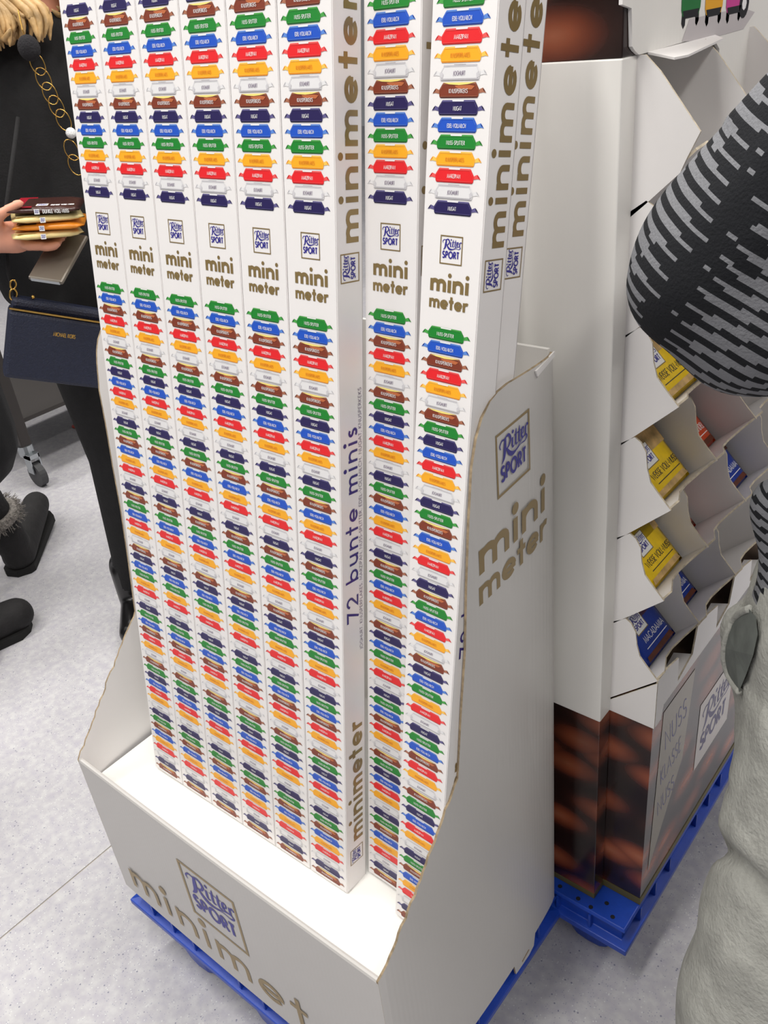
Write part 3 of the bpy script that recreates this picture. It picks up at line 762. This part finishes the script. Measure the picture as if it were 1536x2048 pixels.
# ---- woman in black holding bars and a phone
Fw = Vector((.85, -.52, 0)).normalized(); Lw = Vector((.52, .85, 0)).normalized(); Cw = Vector((-.74, .72, 0))
def Wp(l, f, z): return Cw + Lw*l + Fw*f + Vector((0, 0, z))
woman = thing('person', 'blonde shopper in black with gold chain necklace, holding chocolate bars and phone', 'person', M=Matrix.Translation((-.74, .72, 0)))
HAIR = mat('blonde_hair', (186, 152, 104), .45, noise=(38, .4), bump=(70, .5))
HL = -.085
hand_c = Wp(-.02 + HL, .30, 1.095)
LEATHER = mat('black_leather', (14, 13, 14), .28)
wl_ = [
 (Wp(0,0,.90), Wp(0,.02,1.10), .165, .145, BLACK, .72, Fw), (Wp(0,.02,1.10), Wp(0,.01,1.30), .145, .155, BLACK, .70, Fw), (Wp(-.14,0,1.37), Wp(.14,0,1.37), .072, .072, BLACK), (Wp(-.12,.0,1.30), Wp(-.13,.0,.95), .10, .10, BLACK),
 (Wp(0,0,1.38), Wp(0,.02,1.50), .056, .050, SKIN), (Wp(0,.03,1.56), Wp(0,.02,1.63), .078, .086, SKIN), (Wp(0,.07,1.53), Wp(0,.06,1.56), .042, .05, SKIN), (Wp(0,.108,1.585), Wp(0,.122,1.565), .010, .013, SKIN),
 (Wp(-.10,.01,.90), Wp(-.092,.03,.50), .088, .060, BLACK), (Wp(-.092,.03,.50), Wp(-.135,-.01,.12), .060, .042, BLACK),
 (Wp(.10,.01,.90), Wp(.10,.03,.50), .088, .060, BLACK), (Wp(.10,.03,.50), Wp(.11,-.01,.12), .060, .042, BLACK),
 (Wp(-.140,-.02,.16), Wp(-.142,-.02,.05), .047, .044, LEATHER), (Wp(-.142,-.03,.042), Wp(-.165,.12,.036), .040, .036, LEATHER),
 (Wp(.11,-.03,.16), Wp(.11,-.03,.05), .047, .044, LEATHER), (Wp(.11,-.04,.042), Wp(.12,.13,.036), .040, .036, LEATHER),
 (Wp(-.19,0,1.36), Wp(-.25,.02,1.10), .066, .054, BLACK), (Wp(-.25,.02,1.10), Wp(-.11+HL,.24,1.085), .050, .036, BLACK),
 (Wp(.19,0,1.36), Wp(.25,.0,1.10), .060, .048, BLACK), (Wp(.25,0,1.10), Wp(.16,.16,.98), .046, .036, BLACK), (Wp(.16,.16,.98), Wp(.12,.22,.96), .034, .03, SKIN),
 (Wp(-.10+HL,.25,1.085), Wp(-.055+HL,.295,1.088), .027, .030, SKIN),                       # wrist and palm
 (Wp(-.085+HL,.29,1.10), Wp(-.072+HL,.332,1.135), .0135, .0115, SKIN), (Wp(-.072+HL,.332,1.135), Wp(-.028+HL,.345,1.152), .011, .009, SKIN),   # thumb over the stack
]
for i in range(4):                                                                       # fingers curling under the bars
    b0 = Wp(HL - .052 + .004*i, .275 + .020*i, 1.078); b1 = Wp(HL - .010 + .004*i, .272 + .022*i, 1.068); b2 = Wp(HL + .028 - .004*i, .276 + .022*i, 1.072)
    wl_ += [(b0, b1, .0105, .0095, SKIN), (b1, b2, .0095, .0082, SKIN)]
for l in wl_: pass
Mi = Matrix.Translation((.74, -.72, 0))
def shift(L): return [(Mi @ Vector(l[0]), Mi @ Vector(l[1])) + tuple(l[2:]) for l in L]
body('body', shift(wl_), .006, woman, smooth=3)
# hair: many strands hanging to the shoulders
rh = random.Random(5); hm = MB()
for i in range(130):
    a = rh.uniform(-2.4, 2.4); r0 = rh.uniform(.070, .094)
    x0 = math.sin(a)*r0; f0 = -math.cos(a)*r0*.9 + .015
    top_ = Wp(x0*.35, f0*.5, 1.725); mid = Wp(x0*1.12, f0*1.05, 1.60); side = 1 if x0 >= 0 else -1
    end = Wp(x0*1.5 + rh.uniform(-.02, .02), f0*1.1 + rh.uniform(.0, .10), 1.40 + rh.uniform(0, .07)); curl = end + Wp(side*-.02, .03, .012) - Cw
    pts = spline([tuple(top_), tuple(Wp(x0*.9, f0*.9, 1.69)), tuple(mid), tuple(Wp(x0*1.35, f0*1.1 + .02, 1.49)), tuple(end), tuple(curl)], 3)
    hm.tube([Mi @ Vector(p) for p in pts], [.011]*(len(pts)-4) + [.009, .007, .005, .002], HAIR, n=5)
for i in range(90):
    x0 = rh.uniform(-.17, .015); f0 = rh.uniform(.085, .135) - abs(x0)*.25
    pts = spline([tuple(Wp(x0*.45, .03, 1.72)), tuple(Wp(-.085 + x0*.1, .06, 1.63)), tuple(Wp(-.08 + x0*.35, f0*.9, 1.53)), tuple(Wp(x0, f0 + .02, 1.45)), tuple(Wp(x0 + rh.uniform(-.01, .02), f0 + .03, 1.385 + rh.uniform(0, .05) + .12*abs(x0 + .08)))], 4)
    hm.tube([Mi @ Vector(p) for p in pts], [.009]*(len(pts)-4) + [.008, .006, .004, .0015], HAIR, n=5)
hm.sphere(Mi @ Wp(0, .0, 1.64), (.092, .092, .10), HAIR)
o = part('hair', hm, woman, smooth=True); o['kind'] = 'stuff'
EYE = mat('eye_dark', (40, 34, 30), .2); LIPS = mat('lips', (168, 84, 78), .4)
for sx in (-1, 1):
    q = MB(); q.sphere(Mi @ Wp(sx*.030, .090, 1.605), .010, mat('eye_white', (235, 232, 228), .2)); q.sphere(Mi @ Wp(sx*.030, .0975, 1.605), .0045, EYE); part('eye', q, woman, smooth=True)
q = MB(); q.sphere(Mi @ Wp(0, .108, 1.540), (.008, .020, .006), LIPS); part('mouth', q, woman, smooth=True)

def img_pt(px, py, hd):
    """a point seen at photo pixel (px, py), hd metres away along the floor from where the photo was taken"""
    R = cam.rotation_euler.to_matrix(); d = R @ Vector(((px-768)/1738.96, -(py-1024)/1738.96, -1)); d *= hd / math.hypot(d.x, d.y)
    return cam.location + d
# necklace of oval links over the sweater
neck = thing('necklace', 'long gold necklace of oval links with dark and white beads on black sweater', 'necklace')
lk = [(75, 128), (87, 158), (100, 187), (113, 213), (127, 240), (143, 300), (151, 330)]
tilt = [.55, .2, .5, .25, .5, .3, .4]
for (px, py), tl in zip(lk, tilt):
    c0 = img_pt(px, py, 1.91); q = MB()
    ax = (img_pt(px + 13, py + 28, 1.91) - c0).normalized(); bx = (Lw - ax*Lw.dot(ax)).normalized(); bx = (bx*(1-.4*tl) + Fw*.4*tl).normalized()
    q.tube([c0 + ax*math.cos(t)*.0195 + bx*math.sin(t)*.0125 for t in [2*math.pi*i/20 for i in range(20)]], .0011, GOLDMETAL, n=6, closed=True)
    part('link', q, neck, smooth=True)
q = MB(); q.sphere(img_pt(58, 96, 1.90), (.020, .020, .022), mat('fuzzy_dark_bead', (28, 26, 30), .95, bump=(300, .8))); part('bead', q, neck, smooth=True, label='dark fuzzy bead')
q = MB(); q.sphere(img_pt(142, 266, 1.90), .010, mat('white_bead', (225, 225, 225), .4, bump=(200, .8))); part('bead', q, neck, smooth=True, label='small white bead')
q = MB(); q.tube([img_pt(36, 20, 1.94), img_pt(45, 60, 1.93), img_pt(54, 82, 1.91)], .0012, GOLDMETAL, n=6); part('chain', q, neck)
# bars held in the hand
def held_bar(i, z, ang, off, colr, label, strip, title=None):
    o0 = hand_c + Vector((0, 0, z - 1.095)) + Lw*off
    a = Matrix.Rotation(ang, 3, 'Z'); X = (a @ Lw).normalized(); Y = (a @ -Fw).normalized(); Z = X.cross(Y)
    tl = Vector((0, 0, 1)); X = (X - tl*.10).normalized(); Z = X.cross(Y).normalized()
    M = Matrix(((X.x, Y.x, Z.x, o0.x), (X.y, Y.y, Z.y, o0.y), (X.z, Y.z, Z.z, o0.z), (0, 0, 0, 1)))
    t = thing('held_chocolate_bar', label, 'chocolate bar', 'chocolate bars in the hand', M)
    m_ = bar_mesh('wrapper', .125, .0125, FOILM[colr])
    for v in m_.vertices: v.co.x -= .062; v.co.y -= .062
    b = link('wrapper', m_, None); b.parent = t; b.matrix_local = Matrix.Identity(4)
    P = Print(); P.poly([(-.054, -.054), (-.020, -.054), (-.022, .054), (-.054, .054)], strip, 0)
    logo(P, -.004, -.030, .022, bg=PAPER, layer=1)
    if title: text(P, title, .012, -.04, .010, .14, PAPER, CAPS, width=.04, layer=1)
    P.build('bar_print', b, Matrix.Translation((0, 0, -.0004)))
    # crimped front edge with the maker's mark
    e = Print(); logo(e, -.010, 0, .009, bg=PAPER, frame=None, layer=1)
    if title: text(e, title, .0, -.003, .006, .14, PAPER, CAPS, width=.045, layer=1)
    e.build('edge_print', b, Matrix(((1, 0, 0, 0), (0, 0, -1, -.0635), (0, 1, 0, -.006), (0, 0, 0, 1))))
held_bar(0, 1.098, .10, .020, 'cream', 'pale cream chocolate bar at the bottom of the held stack', FOILM['cream'])
held_bar(1, 1.112, -.10, .034, 'amber', 'orange chocolate bar second from the bottom of the held stack', BROWNSTRIP)
held_bar(2, 1.126, .05, .030, 'cream', 'pale cream chocolate bar directly under the dark red one', FOILM['cream'])
held_bar(3, 1.141, -.14, .036, 'dark', 'dark red and brown chocolate bar on top of the held stack', mat('red_print', (150, 24, 40), .3), 'DUNKLE VOLL-NUSS')
ph = thing('phone', 'grey metallic smartphone held below the stack of chocolate bars', 'phone')
c0 = hand_c + Lw*.030 + Fw*.015 + Vector((0, 0, -.052))
Yp = (Lw*.50 + Vector((0, 0, .42)) - Fw*.75).normalized(); X = (Lw*1.0 - Vector((0, 0, .10)) + Fw*.3); X = (X - Yp*X.dot(Yp)).normalized(); Zp = X.cross(Yp)
Mp = Matrix(((X.x, Yp.x, Zp.x, c0.x), (X.y, Yp.y, Zp.y, c0.y), (X.z, Yp.z, Zp.z, c0.z), (0, 0, 0, 1)))
q = MB(); q.box((-.034, -.066, -.0045), (.034, .066, .0045), mat('phone_case', (104, 97, 88), .35, metal=.3), Mp); part('case', q, ph, bevel=.004)
q = MB(); q.box((-.028, -.0668, -.003), (.028, -.064, .003), STEEL, Mp); part('edge_strip', q, ph)
# handbag
bag = thing('handbag', 'navy leather handbag with gold zip and gold lettering, worn by the blonde shopper', 'handbag')
TL = img_pt(-20, 594, 1.84); TR = img_pt(196, 628, 1.84); BL = img_pt(6, 756, 1.84)
EX = (TR - TL).normalized(); EZ = (TL - BL); hB = EZ.length; EZ = (EZ - EX*EZ.dot(EX)).normalized(); EY = EZ.cross(EX)
MBg = Matrix(((EX.x, EY.x, EZ.x, BL.x), (EX.y, EY.y, EZ.y, BL.y), (EX.z, EY.z, EZ.z, BL.z), (0, 0, 0, 1)))
NAVY = mat('navy_leather', (24, 30, 52), .5, noise=(160, .15), bump=(320, .5))
q = MB(); q.box((0, 0, 0), (.285, .06, hB*.86), NAVY, MBg); q.box((.004, .012, hB*.86), (.281, .048, hB), NAVY, MBg); part('bag_body', q, bag, bevel=.008)
q = MB(); q.box((.0, -.0012, hB*.865), (.285, .006, hB*.885), GOLDMETAL, MBg); part('zip', q, bag)
P = Print(); text(P, 'MICHAEL KORS', .085, hB*.62, .0075, .18, GOLDMETAL, CAPS, width=.042)
o = P.build('lettering', bag, MBg @ Matrix.Rotation(math.pi/2, 4, 'X'))
def BG(x, y, z): return MBg @ Vector((x, y, z))
q = MB(); q.tube([BG(.012, .03, hB*.98), BG(-.005, .03, hB*1.25), BG(-.02, .04, hB*1.9), BG(-.01, .08, hB*3.0)], .004, BLACK, n=8); part('strap', q, bag, smooth=True)
for dx, dz, r in ((.006, hB*1.02, .011), (.004, hB*1.14, .009)):
    q = MB(); q.tube([BG(dx + math.cos(t)*r*.6, .022, dz + math.sin(t)*r) for t in [2*math.pi*i/14 for i in range(14)]], .0018, GOLDMETAL, n=6, closed=True); part('strap_ring', q, bag, smooth=True)
q = MB(); q.sphere(BG(.042, .02, hB*1.03), .004, GOLDMETAL, 10, 6); part('zip_pull', q, bag, smooth=True)

# ---- second shopper: black coat and fur-trimmed boots, walking
BOOT = mat('black_boot', (22, 20, 21), .8, noise=(30, .35), bump=(90, .6)); SOLE = mat('boot_sole', (16, 15, 15), .9)
walker = thing('person', 'person in a black coat and fur-trimmed black boots walking past', 'person')
wk = [
 ((-1.300,0.410,0.860), (-1.300,0.410,1.300), .17, .17, BLACK), ((-1.255,.455,.56), (-1.29,.42,.95), .165, .17, BLACK), ((-1.25,.46,.50), (-1.255,.455,.60), .160, .165, BLACK), ((-1.240,0.430,0.550), (-1.300,0.410,0.950), .17, .17, BLACK), ((-1.300,0.410,1.300), (-1.300,0.410,1.420), .15, .08, BLACK),
 ((-1.300,0.410,1.460), (-1.300,0.410,1.540), .055, .055, SKIN), ((-1.310,0.410,1.580), (-1.310,0.410,1.650), .085, .095, SKIN), ((-1.410,0.410,1.600), (-1.425,0.410,1.585), .012, .014, SKIN),
 ((-1.300,0.210,1.360), (-1.320,0.150,1.080), .06, .05, BLACK), ((-1.320,0.150,1.080), (-1.380,0.160,0.840), .048, .036, BLACK), ((-1.380,0.160,0.840), (-1.400,0.160,0.740), .034, .025, SKIN),
 ((-1.300,0.610,1.360), (-1.300,0.670,1.080), .06, .05, BLACK), ((-1.300,0.670,1.080), (-1.360,0.670,0.840), .048, .036, BLACK), ((-1.360,0.670,0.840), (-1.380,0.670,0.740), .034, .025, SKIN),
 ((-1.32,.47,.60), (-1.37,.50,.30), .085, .060, BLACK), ((-1.37,.50,.30), (-1.345,.545,.10), .066, .052, BOOT),
 ((-1.345,.55,.052), (-1.50,.70,.075), .050, .047, BOOT), ((-1.50,.70,.075), (-1.53,.735,.085), .047, .043, BOOT),
 ((-1.25,.37,.60), (-1.20,.30,.32), .085, .062, BLACK), ((-1.20,.30,.32), (-1.12,.28,.10), .066, .054, BOOT),
 ((-1.085,.27,.052), (-1.06,.375,.052), .052, .048, BOOT), ((-1.12,.27,.052), (-1.02,.23,.05), .052, .045, BOOT),
]
body('body', wk, .009, walker, smooth=3)
FUR = mat('grey_fur', (150, 144, 138), .95, noise=(120, .5), bump=(160, 1.0))
def fur(c0, r, ax):
    q = MB(); rr = random.Random(9); ax = Vector(ax).normalized(); a = ax.cross(Vector((0, 1, 0))).normalized(); b = ax.cross(a)
    q.tube([Vector(c0) + (a*math.cos(t) + b*math.sin(t))*r for t in [2*math.pi*i/24 for i in range(24)]], .016, FUR, n=8, closed=True)
    for i in range(420):
        t = rr.uniform(0, 6.283); p = Vector(c0) + (a*math.cos(t) + b*math.sin(t))*(r + .012) + ax*rr.uniform(-.02, .02)
        d = (a*math.cos(t) + b*math.sin(t) + ax*rr.uniform(-1, .6) + Vector((rr.uniform(-.5, .5), rr.uniform(-.5, .5), rr.uniform(-.4, .4)))).normalized()
        q.tube([p, p + d*rr.uniform(.010, .022)], [.0016, .0004], FUR, n=3, caps=False)
    o = part('fur_trim', q, walker, smooth=True); o['kind'] = 'stuff'
fur((-1.375,.49,.34), .066, (.1, -.2, 1)); fur((-1.355,.525,.20), .062, (.1, -.2, 1)); fur((-1.185,.303,.29), .066, (-.4, -.1, 1))
for p0, p1, w_ in (((-1.335,.535,.0), (-1.545,.75,.02), .047), ((-1.085,.25,0), (-1.055,.39,0), .05)):
    a0 = Vector(p0); a1 = Vector(p1); d = (a1-a0).normalized(); n_ = d.cross(Vector((0, 0, 1))).normalized(); q = MB()
    out = [a0 - d*.03, a0 - d*.015 + n_*w_*.8, a0 + n_*w_, a1 - d*.03 + n_*w_, a1 + n_*w_*.6, a1 + d*.015, a1 - n_*w_*.6, a1 - d*.03 - n_*w_, a0 - n_*w_, a0 - d*.015 - n_*w_*.8]
    nn = len(out); q.add([v + Vector((0, 0, .0005)) for v in out] + [v + Vector((0, 0, .022)) for v in out], [tuple(range(nn)), tuple(range(nn, 2*nn))] + [(i, (i+1) % nn, nn+(i+1) % nn, nn+i) for i in range(nn)], SOLE)
    part('boot_sole', q, walker)

q = MB(); q.sphere((-1.295, .41, 1.645), (.105, .102, .105), mat('brown_hair', (70, 52, 40), .5)); q.tube([(-1.25, .41, 1.64), (-1.225, .41, 1.55), (-1.225, .41, 1.44)], [.085, .075, .05], mat('brown_hair', (70, 52, 40), .5), n=14); part('hair', q, walker, smooth=True)
# ---- stock trolley behind
tro = thing('stock_trolley', 'dark grey metal stock trolley with swivel castors behind the shoppers', 'trolley')
TUBE = mat('trolley_tube', (62, 58, 56), .45, metal=.4); TYRE = mat('castor_tyre', (62, 62, 64), .6)
for cx, cy in ((-1.84, .90), (-2.40, .90), (-1.84, 1.60), (-2.40, 1.60)):
    if cy > 1: cx -= .05
    q = MB(); q.box((cx-.021, cy-.021, .155), (cx+.021, cy+.021, 1.45), TUBE); part('post', q, tro, bevel=.004)
    q = MB(); q.tube([(cx, cy, .125), (cx, cy, .158)], .028, STEEL, n=14); q.box((cx+.005, cy-.020, .055), (cx+.045, cy-.016, .13), STEEL); q.box((cx+.005, cy+.016, .055), (cx+.045, cy+.020, .13), STEEL); q.box((cx-.02, cy-.02, .112), (cx+.045, cy+.02, .128), STEEL)
    cs = part('castor', q, tro)
    q = MB(); q.tube([(cx+.03, cy-.013, .046), (cx+.03, cy+.013, .046)], .0455, TYRE, n=22); part('wheel', q, cs)
for z in (.20, .85):
    for a_, b_ in (((-2.42, .89, z), (-1.83, .91, z+.03)), ((-2.46, 1.59, z), (-1.88, 1.61, z+.03))):
        q = MB(); q.box(a_, b_, TUBE); part('crossbar', q, tro)
q = MB(); q.box((-2.43, .90, .23), (-1.85, 1.60, .245), TUBE); part('deck', q, tro)
YEL = mat('yellow_plastic', (226, 206, 40), .4)
q = MB(); q.box((-1.872, .876, .70), (-1.808, .924, .72), YEL); part('corner_clip', q, tro)
q = MB(); q.sphere((-2.153, 1.281, .004), (.028, .022, .004), mat('red_orange_scrap', (224, 70, 40), .5)); tag(part('floor_scrap', q, smooth=True), 'small red-orange scrap lying on the pale floor', 'scrap')

# ---- shopper in striped knit and grey fleece trousers, beside the chocolate stand
def knit_material():
    m = bpy.data.materials.new('striped_knit'); m.use_nodes = True; nt = m.node_tree; b = nt.nodes['Principled BSDF']; L = nt.links.new; N = nt.nodes.new
    uv = N('ShaderNodeUVMap'); uv.uv_map = 'knit'
    # stitch grid: coordinates snapped to small steps
    sn = N('ShaderNodeVectorMath'); sn.operation = 'SNAP'; L(uv.outputs[0], sn.inputs[0]); sn.inputs[1].default_value = (.0030, .0026, 1)
    sp = N('ShaderNodeSeparateXYZ'); L(sn.outputs[0], sp.inputs[0])
    nz = N('ShaderNodeTexNoise'); nz.inputs['Scale'].default_value = 9; nz.inputs['Detail'].default_value = 1; L(sn.outputs[0], nz.inputs['Vector'])
    def M2(op, a, b_=None, c=None):
        n = N('ShaderNodeMath'); n.operation = op
        for i, q in enumerate((a, b_, c)):
            if q is None: continue
            if isinstance(q, (int, float)): n.inputs[i].default_value = q
            else: L(q, n.inputs[i])
        return n.outputs[0]
    s_ = sp.outputs[1]; t_ = sp.outputs[0]
    ab = M2('ABSOLUTE', s_)
    ph = M2('ADD', M2('MULTIPLY', t_, 76), M2('ADD', M2('MULTIPLY', M2('MULTIPLY', s_, s_), 60), M2('MULTIPLY', nz.outputs['Fac'], 2.2)))
    saw = M2('FRACT', ph)
    wid = M2('MINIMUM', M2('MULTIPLY', M2('SUBTRACT', ab, .003), 17), .60)
    grey = M2('LESS_THAN', saw, wid)
    mx = N('ShaderNodeMix'); mx.data_type = 'RGBA'; L(grey, mx.inputs[0]); mx.inputs[6].default_value = (*s2l((34, 35, 38)), 1); mx.inputs[7].default_value = (*s2l((122, 123, 127)), 1)
    L(mx.outputs[2], b.inputs['Base Color']); b.inputs['Roughness'].default_value = .95; b.inputs['Specular IOR Level'].default_value = .15
    tc = N('ShaderNodeTexCoord'); n2 = N('ShaderNodeTexNoise'); n2.inputs['Scale'].default_value = 420; L(tc.outputs['Object'], n2.inputs['Vector'])
    bp = N('ShaderNodeBump'); bp.inputs['Strength'].default_value = .5; bp.inputs['Distance'].default_value = .002; L(n2.outputs['Fac'], bp.inputs['Height']); L(bp.outputs['Normal'], b.inputs['Normal'])
    return m
KNIT = knit_material()
FLEECE = mat('grey_fleece', (158, 158, 152), .95, noise=(34, .16), bump=(190, .6), spec=.15)
shopper = thing('person', 'shopper in black and grey striped knit and pale grey fleece trousers', 'person')
sh = [
 # knit: drooping batwing sleeve, elbow out towards the stand
 ((1.02,.33,1.40), (.895,.315,1.275), .088, .092, KNIT), ((.895,.315,1.275), (.822,.322,1.19), .094, .098, KNIT), ((.822,.322,1.19), (.835,.345,1.165), .098, .090, KNIT),
 ((.845,.345,1.155), (1.00,.46,1.16), .072, .055, KNIT), ((1.00,.46,1.16), (1.06,.52,1.20), .040, .034, SKIN),
 ((1.08,.42,1.36), (1.08,.42,.92), .17, .175, KNIT), ((1.05,.42,.95), (1.06,.42,.84), .185, .185, KNIT), ((1.08,.42,1.36), (1.08,.42,1.44), .13, .07, KNIT), ((1.08,.62,1.40), (1.10,.68,1.15), .075, .06, KNIT), ((1.10,.68,1.15), (.95,.72,1.05), .06, .045, KNIT), ((.95,.72,1.05), (.88,.73,1.06), .03, .03, SKIN),
 ((1.07,.42,1.46), (1.06,.42,1.54), .055, .055, SKIN), ((1.05,.42,1.58), (1.05,.42,1.66), .085, .095, SKIN), ((.955,.42,1.60), (.945,.42,1.585), .012, .014, SKIN),
 (img_pt(1562, 1010, .75), img_pt(1556, 1225, .75), .026, .022, KNIT),
 # trousers
 (img_pt(1500, 1260, .79), img_pt(1500, 1345, .79), .029, .027, FLEECE),
 ((1.01,.42,.84), (1.00,.42,.72), .182, .178, FLEECE), ((.985,.48,.74), (.955,.50,.44), .130, .100, FLEECE), ((.965,.50,.44), (1.00,.52,.07), .098, .070, FLEECE),
 ((.98,.36,.74), (.955,.305,.48), .130, .100, FLEECE), ((.960,.305,.48), (.955,.275,.30), .110, .112, FLEECE), ((.955,.275,.30), (.98,.27,.07), .110, .085, FLEECE),
 ((1.00,.52,.05), (.86,.53,.04), .045, .040, BOOT), ((.98,.27,.05), (.84,.28,.04), .045, .040, BOOT),
]
cr0, cr1 = img_pt(1425, 1685, .74), img_pt(1560, 1820, .74); crn = (cr1 - cr0).cross(cr0 - cam.location).normalized()
cs0, cs1 = img_pt(1470, 1560, .78), img_pt(1560, 1640, .78); csn = (cs1 - cs0).cross(cs0 - cam.location).normalized()
def folds(p):
    if .25 < p.z < .66 and p.x < 1.02:
        a = (p - cr0).dot(crn); b = (p - cs0).dot(csn)
        return -.013*math.exp(-(a/.010)**2) + .005*math.exp(-((a - .022)/.014)**2) - .006*math.exp(-(b/.012)**2) + .003*math.sin(p.z*40 + p.y*18 + p.x*9)
    if p.z < .78: return .006*math.sin(p.z*40 + p.y*18 + p.x*9) * (1 if p.z < .6 else .4)
    if p.z < 1.3: return .004*math.sin(p.x*46 - p.z*38 + p.y*20)
    return 0
sb_ = body('body', sh, .008, shopper, smooth=5, disp=folds)
# stripe coordinates: measured along and across the dark band that runs down the sleeve
me = sb_.data; uvl = me.uv_layers.new(name='knit')
ka, kb = img_pt(1510, 360, .70), img_pt(1335, 610, .70); kview = ((ka + kb)/2 - cam.location).normalized()
kband = (kb - ka).normalized(); kacross = kband.cross(kview).normalized()
def knit_uv(p):
    q = p - (ka + kb)/2; return (q.dot(kband), q.dot(kacross))
for lp in me.loops: uvl.data[lp.index].uv = knit_uv(me.vertices[lp.vertex_index].co)
q = MB(); q.sphere((1.06, .42, 1.64), (.10, .10, .105), mat('brown_hair', (70, 52, 40), .5)); part('hair', q, shopper, smooth=True)
for sy in (-1, 1):
    q = MB(); q.sphere((.962, .42 + sy*.032, 1.615), .011, mat('eye_white', (235, 232, 228), .2)); q.sphere((.952, .42 + sy*.032, 1.615), .0048, EYE); part('eye', q, shopper, smooth=True)

# slanted pocket on the hip: rolled rim and darker lining
from mathutils.bvhtree import BVHTree
tree = BVHTree.FromPolygons([v.co for v in me.vertices], [p.vertices[:] for p in me.polygons])
def on_body(px, py, lift):
    d = (img_pt(px, py, 1) - cam.location).normalized(); h = tree.ray_cast(cam.location, d)
    return h[0] + h[1]*lift if h[0] is not None else None
arc_px = [(1506, 1218), (1490, 1226), (1474, 1242), (1462, 1264), (1455, 1290), (1455, 1318), (1462, 1345), (1474, 1368), (1486, 1384)]
rim = [p for p in (on_body(x, y, .003) for x, y in arc_px) if p]
LINING = mat('pocket_lining', (92, 96, 92), .95, noise=(40, .2))
if len(rim) > 4:
    q = MB(); q.tube(spline([tuple(p) for p in rim], 4), .0042, FLEECE, n=8); part('pocket_rim', q, shopper, smooth=True)
    q = MB(); inner = [p for p in (on_body(x, y, .004) for x, y in arc_px + [(1500, 1350), (1515, 1310), (1524, 1270), (1520, 1235)]) if p]
    ce = on_body(1488, 1300, .009)
    q.add([ce] + inner, [(0, i, i+1) for i in range(1, len(inner))] + [(0, len(inner), 1)], LINING); part('pocket_lining', q, shopper)
